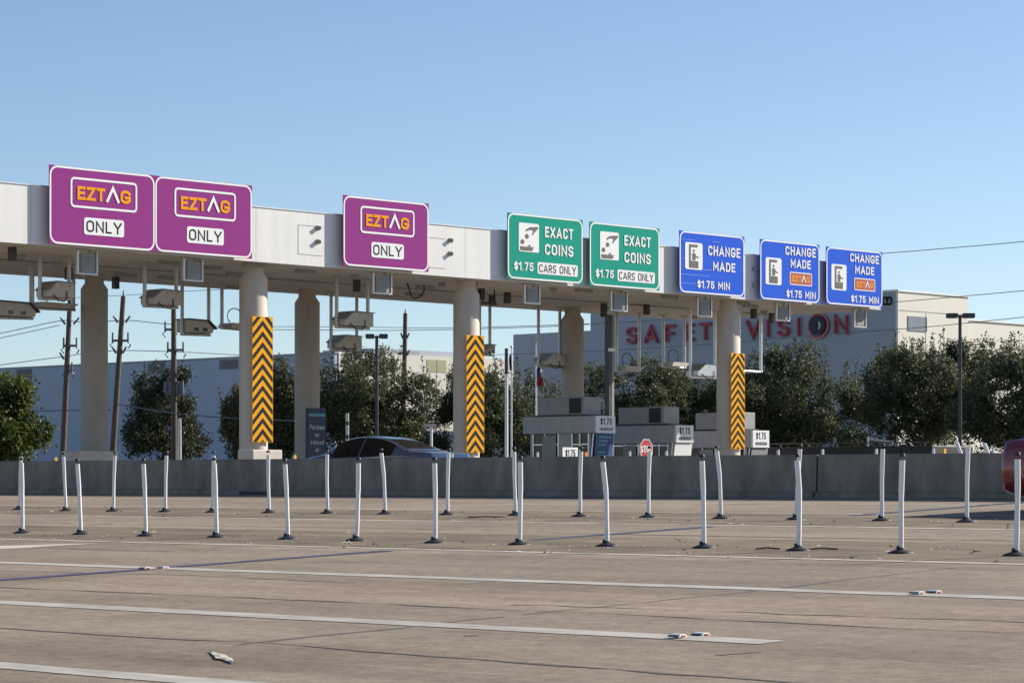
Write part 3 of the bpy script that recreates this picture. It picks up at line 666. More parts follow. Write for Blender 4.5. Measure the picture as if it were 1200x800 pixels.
# ------------------------------------------------------------------ toll booths
def booth(px_corner, s0, L_, w_, top, fas_b, lab, cond, shade, panel, pyt, pyb):
    n0 = on_s(px_corner, s0); t = thing('toll_booth', lab, 'toll booth', Wd(n0, s0, ZP), group='toll booths between the lanes')
    zt = zat(top, n0, s0)-ZP; zf = zat(fas_b, n0, s0)-ZP
    m = M[shade]
    MB().box(0, w_, 0, L_, zf, zt).build('roof_band', m, t, bevel=.015)
    MB().box(.1, w_-.1, .3, L_-.25, 0, .95).box(.1, w_-.1, .25, .33, .951, zf).box(.1, w_-.1, L_*.35, L_*.52, .951, zf).box(.1, w_-.1, L_-.33, L_-.25, .951, zf).build('cabin', m, t)
    MB().box(.13, w_-.13, .335, L_*.35-.005, .955, zf-.004).box(.13, w_-.13, L_*.52+.005, L_-.335, .955, zf-.004).build('window', M['glass'], t)
    b = MB()
    for y0, y1 in ((.34, L_*.35-.01), (L_*.52+.01, L_-.34)):
        for yy in (y0, (y0+y1)/2, y1-.05): b.box(.10, .125, yy, yy+.05, .96, zf-.01)
        b.box(.103, .122, y0+.051, y1-.051, 1.45, 1.49)
    b.build('window_frame', M['alu'], t)
    MB().box(.095, .099, L_*.56, L_*.75, .1, zf-.06).build('door', M['greym'], t)
    # roof unit
    a, c, d = cond; x = w_*.15
    u = MB(); u.box(.05, w_-.05, L_*.16, L_*.80, zt+.06, zt+a).build('air_conditioner', M['greym'], t, bevel=.01)
    MB().box(.03, .046, L_*.20, L_*.36, zt+.1, zt+a-.04).build('louvre', M['black'], t)
    MB().box(.1, w_-.1, L_*.1, L_*.86, zt+.001, zt+.058).build('roof_curb', M['darkm'], t)
    # price sign on the front
    zs1 = zat(pyt, n0, s0)-ZP; zs0 = zat(pyb, n0, s0)-ZP
    sg = MB().box(.01, w_-.0, -.08, -.004, zs0, zs1).build('price_sign', M['signwhite'], t)
    h = zs1-zs0; words(sg, M['ink'], ('$1.75', w_*.2, w_*.8, zs0+h*.48, zs0+h*.88, -.084, .15), ('MINIMUM', w_*.16, w_*.86, zs0+h*.13, zs0+h*.33, -.084, .2))
    pm, lines = panel; b = MB(); ya = -.03; zl = .45
    b.face([(w_*.02,ya,zs0-.03),(-.05,.05,zl),(w_*.9,.05,zl),(w_*.98,ya,zs0-.03)], 0); b.face([(-.01,.1,zs0-.03),(-.08,.2,zl),(w_*.96,.2,zl),(w_+.02,.1,zs0-.03)][::-1], 0)
    pn = b.build('notice_panel', M[pm], t)
    b = MB()
    for k, (f0, f1) in enumerate(lines):
        zz = zs0-.16-k*.12; yy = ya-.006+(.08)*((zs0-.03-zz)/(zs0-.03-zl)); dx = -.07*((zs0-.03-zz)/(zs0-.03-zl))
        b.face([(w_*f0+dx,yy,zz),(w_*f1+dx,yy,zz),(w_*f1+dx,yy-.002,zz+.06),(w_*f0+dx,yy-.002,zz+.06)], 0)
    if lines: b.build('notice_lines', M['teal'], pn)
    b = MB(); b.tube([(-.04,.02,zs0-.02),(-.12,.12,.3)], .025, 6); b.tube([(w_+.02,.02,zs0-.02),(w_-.06,.12,.3)], .025, 6); b.build('panel_frame', M['alu'], t)
    return t
booth(697, 57.5, 3.15, .9, 487, 507, 'front grey toll booth with blue notice panel under its white price sign', (.62,0,0), 'booth', ('bluep', [(.2,.85),(.2,.7),(.2,.6),(.2,.2),(.2,.6),(.2,.8)]), 487, 507)
booth(790, 57.5, 3.1, .9, 498, 519, 'middle grey toll booth behind the stop sign, its price sign faded white', (.62,0,0), 'booth', ('signwhite', []), 498, 518)
booth(880, 57.5, 3.1, .9, 504, 524, 'rightmost toll booth half hidden behind the front column', (.62,0,0), 'booth', ('greym', []), 504, 524)
def small_sign(px, py0, py1, s, w_, lab):
    n = on_s(px, s); z1 = zat(py0, n, s); z0 = zat(py1, n, s)
    t = thing('price_sign', lab, 'sign', Wd(n, s, ZP)); MB().box(-w_/2, w_/2, -.01, .01, z0-ZP, z1-ZP).build('panel', M['signwhite'], t)
    words(t, M['ink'], ('$1.75', -w_*.32, w_*.34, z0-ZP+(z1-z0)*.35, z0-ZP+(z1-z0)*.85, -.014, .15))
    MB().box(-.03, .03, .0105, .06, 0, z1-ZP-.05).build('post', M['galv'], t)
small_sign(668, 524, 541, 55.6, .68, 'low white price sign in front of the front toll booth')
s = 55.8; n = on_s(757, s); z = zat(526, n, s)
t = thing('stop_sign', 'red octagonal stop sign in front of the middle toll booth', 'stop sign', Wd(n, s, ZP))
oc = lambda r: [(r*math.cos(RAD(22.5+45*k)), z-ZP + r*math.sin(RAD(22.5+45*k))) for k in range(8)]
MB().prism(oc(.34), -.008, .008).build('panel', M['stopred'], t); MB().ring(oc(.337), oc(.312), -.012).build('border', M['signwhite'], t)
words(t, M['signwhite'], ('STOP', -.25, .25, z-ZP-.115, z-ZP+.115, -.013, .19))
MB().box(-.03, .03, .009, .06, 0, z-ZP+.2).build('post', M['galv'], t)
# navy notice board by the rear column
s = 58.6; n = on_s(370, s); z1 = zat(478, n, s)-ZP; wn = on_s(380.5, s)-on_s(360, s)
t = thing('notice_board', 'tall narrow navy notice board with teal band beside the rear column', 'sign', Wd(n, s, ZP))
MB().box(-wn/2, wn/2, -.06, .06, .0, z1).build('panel', M['navy'], t); MB().box(-wn/2+.03, wn/2-.02, -.066, -.061, z1-.24, z1-.16).build('band', M['teal'], t)
b = MB()
for k, (wd, f) in enumerate((('Purchase', .42), ('or', .12), ('reload', .36), ('at', .1))):
    zz = z1-.62-k*.22; words(t, M['galv'], (wd, -wn*f, wn*f, zz, zz+.13, -.066, .13))
# block at the foot of the first column, blocks far left
def block(l, r, top, s, lab, d=.6):
    n0 = on_s(l, s); n1 = on_s(r, s); o = MB().box(0, n1-n0, 0, d, 0, zat(top, n0, s)-ZP).build('concrete_block', M['conc'], loc=Wd(n0, s, ZP), rot=ROT, bevel=.03); tag(o, lab, 'concrete block')
block(296, 331, 526.5, 53.4, 'pale concrete block at the foot of the leftmost front column')
block(92, 139, 528, 59.8, 'low shaded concrete block around the leftmost rear column', .8)
block(1110, 1119, 521.5, 60, 'small grey round topped block above the wall at right')
# leaning sunlit markers behind the wall
for i, (xt, yt, xb, yb) in enumerate(((1121,518,1128,536),(1153.5,519.5,1161,537))):
    a = at(xt, yt, 56); c = at(xb+5, yb+14, 56.0); o = MB().cyl((0,0,0), a-c, .04, .04, 10).build('leaning_marker', M['post'], loc=c)
    tag(o, 'white marker post leaning left above the wall, %s of two' % ('left' if i == 0 else 'right'), 'post', 'leaning markers behind the wall')

# ------------------------------------------------------------------ cars
def interp(xs, ys, x):
    i = 0
    while i < len(xs)-2 and x > xs[i+1]: i += 1
    x0, x1 = xs[i], xs[i+1]; t = min(1, max(0, (x-x0)/(x1-x0)))
    m0 = (ys[i+1]-ys[i-1])/(xs[i+1]-xs[i-1]) if i > 0 else (ys[1]-ys[0])/(xs[1]-xs[0])
    m1 = (ys[i+2]-ys[i])/(xs[i+2]-xs[i]) if i+2 < len(xs) else (ys[i+1]-ys[i])/(x1-x0)
    h = x1-x0; a = 2*t**3-3*t*t+1; b = t**3-2*t*t+t; c = -2*t**3+3*t*t; d = t**3-t*t
    return a*ys[i]+b*h*m0+c*ys[i+1]+d*h*m1
def sedan(lab, paint, loc, rot, tail_m, hs=1.0, Ls=1.0):
    """nose along +y, rear bumper at y = 0"""
    t = thing('parked_car' if False else 'car', lab, 'car', loc, rot)
    ys = [0, .03, .14, .55, .95, 1.25, 1.7, 2.1, 2.5, 2.9, 3.3, 3.65, 3.9, 4.3, 4.6, 4.75, 4.85]
    top = [.90, 1.02, 1.06, 1.09, 1.12, 1.24, 1.385, 1.445, 1.465, 1.44, 1.315, 1.13, 1.03, .96, .86, .76, .66]
    belt = [.74, .86, .93, .965, .97, .97, .965, .955, .95, .94, .93, .915, .90, .85, .78, .70, .62]
    hw = [.78, .83, .86, .885, .90, .905, .905, .905, .905, .905, .90, .895, .885, .865, .82, .74, .62]
    rw = [.70, .73, .74, .73, .70, .63, .56, .545, .55, .56, .60, .66, .70, .70, .66, .60, .52]
    bot = [.34, .29, .25, .20, .2, .2, .2, .2, .2, .2, .2, .2, .2, .2, .22, .26, .34]
    st = sorted(set([round(.05*k, 3) for k in range(98)] + [4.85])); rows = []
    for y in st:
        T, B, H, Rw, Bo = (interp(ys, a, y) for a in (top, belt, hw, rw, bot)); T *= hs if T > 1.1 else 1
        te = T-.045*min(1, max(.3, (T-B)/.4)); mid = (B+Bo)/2
        half = [(0,Bo), (H*.80,Bo), (H*.95,Bo+.06), (H*.995,Bo+(mid-Bo)*.7), (H,mid+.03), (H*.985,B-.05), (H*.955,B), (Rw+(H*.955-Rw)*.45,B+(te-B)*.58), (Rw,te), (Rw*.86,te+(T-te)*.62), (Rw*.5,te+(T-te)*.92), (0,T)]
        pts = [(x, y*Ls, z) for x, z in half] + [(-x, y*Ls, z) for x, z in half[-2:0:-1]]
        rows.append(pts)
    nP = len(rows[0]); body = MB(); gl = MB(); scr = MB()
    body.v = [p for r in rows for p in r]; gl.v = list(body.v); scr.v = list(body.v)
    for a in range(len(rows)-1):
        y = (st[a]+st[a+1])/2
        for b_ in range(nP):
            q = (a*nP+b_, a*nP+(b_+1) % nP, (a+1)*nP+(b_+1) % nP, (a+1)*nP+b_)
            k = b_ if b_ < 11 else 21-b_
            dst = body
            if k in (6, 7) and 1.32 < y < 3.42 and not (2.40 < y < 2.47): dst = gl
            if k in (8, 9, 10) and (1.0 < y < 1.72 or 2.98 < y < 3.62): dst = scr
            if k in (8,) : dst = body
            # wheel arches
            if k in (1, 2, 3) and (min(abs(y-.98), abs(y-3.86)) < .36): continue
            dst.f.append(q); dst.m.append(0); dst.sm.append(True)
    body.f.append(tuple(range(nP))); body.m.append(0); body.sm.append(False)
    e = (len(rows)-1)*nP; body.f.append(tuple(range(e, e+nP))[::-1]); body.m.append(0); body.sm.append(False)
    bo = body.build('body', paint, t); gl.build('side_window', M['glass'], t); scr.build('windscreen', M['glass'], t)
    MB().box(-.6, .6, .5, 4.3*Ls, .22, .55).build('underbody', M['black'], t)
    for y in (.98, 3.86):
        for sx in (-1, 1):
            wl = bpy.data.objects.new('wheel', None); C.objects.link(wl); wl.parent = t; wl.location = (sx*.79, y*Ls, .325)
            b = MB(); pr = [(.20,-.10),(.30,-.11),(.325,-.08),(.325,.08),(.30,.11),(.20,.10)]
            rws = [[(xx, r_*math.cos(2*math.pi*k/24), r_*math.sin(2*math.pi*k/24)) for k in range(24)] for r_, xx in pr]
            b.grid(rws, 0, True, True); b.build('tyre', M['tyre'], wl)
            b = MB(); b.cyl((-.07,0,0),(.07,0,0), .2, .2, 20, 1); b.cyl((-.1,0,0),(.1,0,0), .05, .05, 12, 0)
            for q in range(5):
                c_, s_ = math.cos(q*1.2566), math.sin(q*1.2566)
                b.tube([(sx*.088, .04*c_, .04*s_), (sx*.085, .195*c_, .195*s_)], .024, 6, 0)
            b.build('rim', [M['galv'], M['black']], wl)
    for sx in (-1, 1):
        b = MB(); b.prism([(-.16,-.075),(.13,-.065),(.14,.06),(-.12,.075)], -.03, .09); b.build('tail_light', M[tail_m], t, loc=(sx*.60, .05, .86))
        b = MB(); b.prism([(-.14,-.05),(.14,-.05),(.14,.05),(-.14,.05)], -.1, .02); b.build('headlight', M['lampclear'], t, loc=(sx*.52, 4.72*Ls, .70))
        b = MB(); b.prism([(-.10,-.06),(.10,-.05),(.11,.05),(-.08,.06)], -.05, .06); b.build('mirror', paint, t, loc=(sx*1.0, 3.32*Ls, .99), bevel=.02)
    MB().box(-.72, .72, -.02, .06, .42, .56).build('bumper', paint, t, bevel=.02)
    for sx in (-1, 1):
        b = MB()
        for y, zz0, zz1 in ((2.435,.3,.93), (1.42,.42,.95), (3.42,.3,.90)): b.box(sx*.908-.003, sx*.908+.003, y*Ls-.006, y*Ls+.006, zz0, zz1)
        b.build('door_gap', M['black'], t)
        MB().box(sx*.915-.012, sx*.915+.012, 2.25*Ls, 2.25*Ls+.17, .83, .86).box(sx*.915-.012, sx*.915+.012, 3.0*Ls-.6, 3.0*Ls-.43, .83, .86).build('door_handle', paint, t)
    MB().box(-.26, .26, -.012, .02, .66, .78).build('number_plate', M['signwhite'], t)
    return t
nc = 51.3; sc = on_n(529, nc)
sedan('metallic blue sedan passing under the canopy behind the wall', M['bluecar'], Wd(nc, sc, ZP), ROT, 'lampred', 1.035, 1.12)
nr = 34.9; sr = on_n(1181, nr-.6)
sedan('dark red car cut by the right edge in front of the wall', M['redcar'], Wd(nr, sr, K*nr), ROT+math.pi, 'lampclear')
# flatbed in the last lane
n = 75.4; sA = on_n(1092, n-1.2); sB_ = on_n(800, n-1.2); L_ = sB_-sA
t = thing('flatbed_truck', 'long low black flatbed truck seen just above the wall at right', 'truck', Wd(n, sA, ZP))
zt = zat(520.5, n, (sA+sB_)/2)-ZP
MB().box(-1.2, 1.2, 0, L_-2.3, zt-.42, zt-.1).build('flatbed', M['black'], t, bevel=.03)
b = MB(); rows = []
for y, z in ((L_-2.28,zt-.1),(L_-2.2,zt+.0),(L_-1.7,zt+.03),(L_-.9,zt-.05),(L_-.3,zt-.35),(L_,zt-.6)): rows.append([(-1.1,y,.5),(-1.12,y,z-.1),(-.9,y,z),(.9,y,z),(1.12,y,z-.1),(1.1,y,.5)])
b.grid(rows, 0, True); b.face(rows[0][::-1]); b.face(rows[-1]); b.build('cab', M['black'], t)
b = MB(); b.box(-1.16, -1.10, .2, L_-2.4, zt+.0, zt+.04)
for k in range(7): b.box(-1.15, -1.11, .3+k*1.2, .36+k*1.2, zt-.099, zt-.001)
b.build('side_rail', M['darkm'], t)
yr = on_n(1050, n-1.2)-sA; yr2 = on_n(1015, n-1.2)-sA; zr = zat(512.5, n, sA+yr)-ZP
b = MB(); b.tube([(-1.1,yr,zt-.1),(-1.1,yr,zr-.1)], .035, 8); b.tube([(-1.1,yr2,zt-.1),(-1.1,yr2,zr+.03)], .035, 8); b.tube([(-1.1,yr+.2,zr-.18),(-1.1,yr2-.1,zr-.06)], .045, 8); b.build('pipe_rack', M['galv'], t)
for y in (1.2, 2.3, L_-1.5):
    for x in (-1.0, 1.0): MB().cyl((x-.12,y,.45),(x+.12,y,.45), .45, .45, 20).build('wheel', M['tyre'], t)

# ------------------------------------------------------------------ buildings
nW = 157.4; YC = 192
tC = (1049.5-HX)/F; sC = on_n(1049.5, nW); HT1 = 13.35+CZ-ZP; HT2 = 11.7+CZ-ZP
t = thing('office_building', 'large grey building with red channel letters and a round eye emblem', 'building', Wd(nW, sC, ZP))
sSt = on_n(692, nW)-sC; sEnd = on_n(600.5, nW)-sC; nU = on_s(1132, sC)-nW
MB().box(0, nU, 0, sSt, 0, HT1).build('wall', M['bwall'], t); MB().box(.0, nU, -.20, -.003, 0, HT1).build('sun_toned_front_wall', M['cream'], t)  # brighter slab on the front stands in for sun on the same wall
MB().box(nU+.002, 75, .15, sSt-.2, 0, HT2).build('sun_toned_front_wall', M['cream'], t); MB().box(.1, 75, sSt+.002, sEnd, 0, HT2).build('wall', M['bwall'], t)
MB().box(-.08, nU+.08, -.28, sSt+.08, HT1+.002, HT1+.14).build('coping', M['signwhite'], t); MB().box(nU+.09, 75, .05, 3, HT2+.002, HT2+.14).build('coping', M['signwhite'], t)
b = MB()
for k in (3.4, 14, 20.4, 26.8, 33): b.box(k-.04, k+.04, (-.212 if k < nU else .135), (-.202 if k < nU else .147), .2, (HT1 if k < nU else HT2)-1.4)
b.box(.1, nU-.1, -.211, -.202, HT1-1.35, HT1-1.28); b.build('panel_joint', M['bseam'], t)
zw0 = zat(388.5, nW+3, sC)-ZP; zw1 = zat(371.5, nW+3, sC)-ZP
xa = on_s(1061, sC)-nW; xb = on_s(1083, sC)-nW
MB().box(xa, xb, -.25, -.203, zw0, zw1).build('window', M['bglass'], t)
b = MB()
MB().box(xb-.18, xb-.01, -.26, -.251, zw0, zw1).build('window_frame', M['darkm'], t)
def wall_text(c, px, py, h, wf, root, n, m, dep, off, wt_):
    s = on_n(px, n); zc = zat(py, n, s)-ZP; b = MB(); wd = G[c][0]*h*wf
    text(b, c, -wd/2, wd/2, -h/2, h/2, 0, 0, wt_, dep); o = b.build('letter', m, root, loc=(-off, s-sC, zc)); o.rotation_euler = (0, 0, -math.pi/2); return o
for c, px, py in (('S',742.5,393),('A',765,391.7),('F',787,390.4),('E',809,389.2),('T',828.5,388),('Y',852,387),('V',884.5,385.5),('I',902,384.5),('S',920,383.6),('I',938,382.6),('N',987.5,380.2)):
    wall_text(c, px, py, 1.28, 1.28, t, nW, M['redneon'], .14, .30, .15)
    o = wall_text(c, px, py, 1.38, 1.24, t, nW, M['redtube'], .05, .15, .21)
s = on_n(960.5, nW); zc = zat(381.4, nW, s)-ZP
e = thing('x', 'x', 'x', (-.1, s-sC, zc), -math.pi/2); e.name = 'eye_emblem'; e.parent = t
for k in ('label', 'category'): del e[k]
circ = lambda r: [(r*math.cos(k*math.pi/20), r*math.sin(k*math.pi/20)) for k in range(40)]
MB().prism(circ(.92), -.10, .09).build('rim', M['redneon'], e); MB().ring(circ(.95), circ(.86), -.12).build('rim_edge', M['redtube'], e)
MB().prism(circ(.70), -.22, -.101).build('lens', M['black'], e); MB().ring(circ(.50), circ(.40), -.224).build('iris', M['navy'], e)
b = MB(); b.flat(arc(.02, -.0, .28, .32, -70, 60, 10) + arc(.02, 0, .17, .24, 60, -70, 10), -.226); b.build('highlight', M['galv'], e)
for k, px in enumerate((1037.6, 1042.2)):
    s = on_n(px, nW); b = MB(); text(b, '0', -.26, .26, -.32, .32, 0, 0, .22, .04); o = b.build('numeral', M['ink'], t, loc=(-.06, s-sC, zat(352.5, nW, s)-ZP)); o.rotation_euler = (0, 0, -math.pi/2)
# warehouse at left
nV = 142.6; sV = on_n(392, nV); HV = 9.85+CZ-ZP
t = thing('warehouse', 'long low warehouse at left, one side blue in shade and its end white', 'building', Wd(nV, sV, ZP))
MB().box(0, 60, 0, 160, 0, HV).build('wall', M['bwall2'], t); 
MB().box(.4, 40, -.06, -.002, 0, HV+.15).build('sun_toned_end_slab', M['cream'], t)  # sunlit tone laid over the end, the side keeps the shade tone
MB().box(-.06, .38, -.07, 160, HV+.002, HV+.12).build('coping', M['greym'], t)
for l, r, tp, bt in ((20,37,432,442),(95,110,428.5,438.5),(174,193,425,435.5),(258,278.5,421,431.5)):
    sa = on_n(r, nV); sb = on_n(l, nV); MB().box(-.08, -.002, sa-sV, sb-sV, zat(bt, nV, sa)-ZP, zat(tp, nV, sa)-ZP).build('louvre', M['bdark'], t)
for l, r in ((499.5,510.5),(511.3,522)):
    n0 = on_s(l, sV)-nV; n1 = on_s(r, sV)-nV; MB().box(n0, n1, -.085, -.062, HV-1.15, HV-.15).build('wall_panel', M['olive'], t)
for px in (499, 511, 523, 470):
    n0 = on_s(px, sV)-nV; MB().box(n0-.03, n0+.03, -.072, -.062, .2, HV-1.2).build('panel_joint', M['bseam'], t)
b = MB(); b.cyl((3,6,HV),(3,6,HV+1.0), .75, .75, 20); b.build('roof_vent', M['galv'], t)
MB().box(7, 17, 3, 9, HV+.13, HV+.75).build('roof_unit', M['bwall'], t); MB().box(18, 24, 5, 8, HV+.13, HV+.45).build('roof_unit', M['seam'], t)
b = MB(); b.box(10, 11.2, 2, 3, HV+.01, HV+.6); b.build('roof_unit', M['seam'], t)

# ------------------------------------------------------------------ trees
def tree(name, px, top, wpx, Y, lm, lab, seed, cnt, bot=None, leaf=.16, cat='tree', wisp=12, shape=.5):
    rg = random.Random(seed); base = at(px, HY, Y); base.z = ZP; h = at(px, top, Y).z - ZP; w = wpx*Y/F/2
    t = thing(name, lab, cat, base, rg.uniform(0, 6), 'trees between the plaza and the buildings' if cat == 'tree' else 'shrubs beside the plaza')
    zb = h*(bot if bot is not None else .16); cz = (zb+h)/2*.98; hz = (h-zb)/2
    b = MB(); tr = max(.06, h*.022)
    b.tube([(0,0,0),(.05,.03,h*.18),(-.04,.06,h*.42),(.05,0,h*.7)], [tr*1.4, tr, tr*.7, tr*.3], 8)
    for k in range(7):
        a = k*2.4+rg.random(); z0 = h*rg.uniform(.16,.45); rr_ = w*rg.uniform(.5,.85); z1 = z0+h*rg.uniform(.15,.4)
        b.tube([(0,0,z0),(rr_*.45*math.cos(a),rr_*.45*math.sin(a),z0+(z1-z0)*.45),(rr_*math.cos(a),rr_*math.sin(a),z1)], [tr*.55, tr*.35, tr*.12], 6)
    # wispy shoots above the outline
    cl = []
    for k in range(wisp):
        a = rg.uniform(0, 6.28); q = w*rg.uniform(.1,.85); z0 = cz+hz*math.sqrt(max(.05,1-(q/w)**2))*.75; hh = rg.uniform(.5,1.3)*h*.17; dx = rg.uniform(-.3,.3)*hh; dy = rg.uniform(-.3,.3)*hh
        p0 = (q*math.cos(a), q*math.sin(a), z0-hh*.6); p1 = (q*math.cos(a)+dx, q*math.sin(a)+dy, min(h*1.03, z0+hh))
        b.tube([p0, p1], [.025,.008], 4)
        for j in range(8):
            f = j/7; cl.append((p0[0]+(p1[0]-p0[0])*f, p0[1]+(p1[1]-p0[1])*f, p0[2]+(p1[2]-p0[2])*f, .20*(1.15-f*.6), 10))
    b.build('trunk', M['bark'], t)
    # lumps make the uneven outline
    lumps = []
    for k in range(34):
        a = rg.uniform(0, 6.28); el = rg.uniform(-.75, 1.25); q = rg.uniform(.35,1.0); ce = math.cos(el)
        lumps.append((w*q*ce*math.cos(a)*1.08, w*q*ce*math.sin(a)*1.08, cz+hz*q*math.sin(el)*.92, rg.uniform(.16,.42)*(1.2-.5*q)))
    lumps += [(0,0,cz-.1*hz,.55), (0,0,cz-hz*.4,.62), (w*.3,0,cz-hz*.5,.5), (-w*.3,0,cz-hz*.5,.5)]
    K_ = int(cnt/8)
    for k in range(K_):
        lx, ly, lz, lr = lumps[rg.randrange(len(lumps))]
        while True:
            u = [rg.uniform(-1,1) for _ in range(3)]; d = math.sqrt(sum(x*x for x in u))
            if .25 < d < 1: break
        d = d**.55/d
        c = (lx+u[0]*d*lr*w, ly+u[1]*d*lr*w, max(zb*.7, lz+u[2]*d*lr*hz*1.05))
        cl.append((*c, rg.uniform(.10,.34), rg.randint(14,34)))
    rs = np.random.RandomState(seed); V = []
    for (x, y, z, r, n) in cl:
        p = rs.normal(0, r*.6, (n, 3)) + (x, y, z); V.append(p)
    Pc = np.concatenate(V); n = len(Pc)
    nrm = rs.normal(0, 1, (n, 3)) + (0, 0, .5); nrm /= np.linalg.norm(nrm, axis=1, keepdims=True)
    a = np.cross(nrm, rs.normal(0, 1, (n, 3))); a /= np.linalg.norm(a, axis=1, keepdims=True); c = np.cross(nrm, a)
    sz = leaf*rs.uniform(.55, 1.2, (n, 1)); a *= sz*.5; c *= sz*.32
    VV = np.empty((n, 4, 3)); VV[:,0] = Pc-a; VV[:,1] = Pc-c*.9+a*.1; VV[:,2] = Pc+a; VV[:,3] = Pc+c*.9+a*.1
    me = bpy.data.meshes.new('crown'); me.from_pydata(VV.reshape(-1,3).tolist(), [], np.arange(n*4).reshape(-1,4).tolist()); me.materials.append(LEAF[lm]); me.update()
    o = bpy.data.objects.new('crown', me); C.objects.link(o); o.parent = t; o.rotation_euler.z = 0
    return t
tree('broadleaf_tree', 2, 440, 92, 95, 1, 'bright olive green leafy tree at the left edge', 1, 9000, .1)
tree('broadleaf_tree', 192, 428, 122, 150, 2, 'dark tree behind the pole with three crossarms', 2, 13000, .08)
tree('shrub_tree', 276, 456, 34, 138, 3, 'thin yellowish tree just left of the leftmost front column', 3, 2200, .25, cat='tree')
tree('broadleaf_tree', 331, 424, 50, 138, 0, 'narrow tree between the leftmost front column and the rear column', 4, 6000, .0)
tree('live_oak_tree', 425, 410, 176, 140, 0, 'broad dense live oak behind the blue sedan', 5, 24000, .06, wisp=22)
tree('live_oak_tree', 573, 424, 156, 145, 0, 'live oak behind the middle front column and the flagpoles', 6, 20000, .06, wisp=16)
tree('live_oak_tree', 752, 424, 160, 150, 0, 'live oak behind the toll booths below the first red word', 7, 18000, .06)
tree('live_oak_tree', 826, 432, 110, 152, 0, 'smaller live oak left of the right front column', 8, 9000, .04)
tree('live_oak_tree', 936, 402, 172, 146, 0, 'rounded live oak right of the right front column', 9, 23000, .10, wisp=20)
tree('live_oak_tree', 1088, 394, 180, 140, 0, 'spreading live oak in front of the building corner', 10, 24000, .08, wisp=26)
tree('live_oak_tree', 1192, 398, 150, 134, 0, 'live oak at the right edge behind the lamp post', 12, 17000, .05, wisp=22)

# ------------------------------------------------------------------ poles, lamps, flags, wires
def pole(name, top, bot, Y, r, lab, parts, m='wood', cat='utility pole', grp='wooden utility poles at left'):
    a = at(*top, Y); c = at(*bot, Y); d = (a-c); c = c + d*((ZP-c.z)/d.z)
    t = thing(name, lab, cat, c, 0, grp); MB().cyl((0,0,0), a-c, r*1.2, r*.85, 12).build('shaft', M[m], t)
    for kind, py, l, rgt in parts:
        z = at(0, py, Y).z; f = (z-c.z)/(a.z-c.z); p = (a-c)*f; k = Y/F; b = MB()
        if kind == 'arm':
            nm = 'crossarm'; b.box(p.x-l*k, p.x+rgt*k, -.06, .06, z-c.z-.06, z-c.z+.06)
            for x in (-l, rgt): b.cyl((p.x+x*k, 0, z-c.z-.1), (p.x+x*k, 0, z-c.z+.42), .05, .045, 8); b.tube([(p.x+x*k+.02,0,z-c.z-.1),(p.x+x*k+.14*(1 if x > 0 else -1),0,z-c.z-.22),(p.x+x*k+.02,0,z-c.z-.4)], .035, 6)
        elif kind == 'ins':
            nm = 'insulator'
            for x in (-l, rgt): b.cyl((p.x+x*k*.45, 0, z-c.z-.08), (p.x+x*k, 0, z-c.z+.26), .06, .045, 8)
        elif kind == 'brace':
            nm = 'brace'; b.tube([(p.x-l*k,0,z-c.z+.55),(p.x,0,z-c.z),(p.x+rgt*k,0,z-c.z+.55)], .04, 6); b.box(p.x-l*k, p.x+rgt*k, -.05, .05, z-c.z+.55, z-c.z+.65)
            for x in (-l*.95, -l*.4, rgt*.4, rgt*.95): b.cyl((p.x+x*k,0,z-c.z+.651),(p.x+x*k,0,z-c.z+1.25), .11, .09, 10)
        elif kind == 'pin': nm = 'top_pin'; b.cyl((p.x,0,z-c.z-.1),(p.x,0,z-c.z+.25), .05, .03, 8)
        b.build(nm, M['insul'], t)
    return t
pole('utility_pole', (82.5,340), (73.5,540), 140, .14, 'leaning brown utility pole left of the leftmost rear column', [('ins',378,10,12),('arm',405,5,10),('ins',419,9,2),('arm',434,2,6)])
pole('utility_pole', (144.5,347), (131.5,540), 140, .145, 'leaning brown utility pole just right of the leftmost rear column', [('pin',346,0,0),('ins',376,10,10),('arm',399,9,9),('ins',412,9,8)])
pole('utility_pole', (203.5,362), (204,540), 140, .15, 'upright utility pole with transformer bracket before the dark tree', [('arm',386,10,0.5),('arm',410,7,11),('ins',440,6,8),('brace',475,10,10)])
pole('utility_pole', (475,367), (472,540), 165, .15, 'dark utility pole rising out of the broad live oak', [('pin',367,0,0),('ins',395,5,5),('ins',415,1,6)])
t = pole('grey_post', (210.5,490), (210.5,540), 120, .09, 'short pale grey post beside the upright utility pole', [], 'galv', 'post', None)
for px, top, bot, Y, l, r, lab in ((441.5,396,540,135,13,13,'twin headed parking lot lamp above the broad live oak'),(1125,372,540,128,16,17,'twin headed parking lot lamp in front of the right building')):
    a = at(px, top, Y); t = thing('street_lamp', lab, 'street lamp', (a.x, a.y, ZP), 0, 'twin headed parking lot lamps'); k = Y/F; H = a.z-ZP
    MB().cyl((0,0,0),(0,0,H+.12), .10, .08, 10).build('pole', M['darkm'], t)
    for x0, x1 in ((-l*k,-.12),(.12,r*k)):
        hd = MB().box(x0, x1, -.2, .2, H-.02, H+.2).build('lamp_head', M['darkm'], t, bevel=.02); MB().box(x0+.08, x1-.08, -.15, .15, H-.035, H-.021).build('lens', M['lampclear'], hd)
    MB().box(-.12, .12, -.06, .06, H+.03, H+.09).build('arm', M['darkm'], t)
a = at(593.5, 408, 118); t = thing('lamp_post', 'white post with dark upper half and short arm left of the flags', 'post', (a.x, a.y, ZP), 0)
z1 = at(0, 438, 118).z-ZP; MB().cyl((0,0,0),(0,0,z1), .08, .07, 10).build('lower_tube', M['post'], t); MB().cyl((0,0,z1+.001),(0,0,a.z-ZP), .085, .075, 10).build('upper_tube', M['darkm'], t)
MB().tube([(.05,0,z1+.1),(.25,0,z1-.02),(.5,0,z1-.12)], .03, 6).build('arm', M['galv'], t)
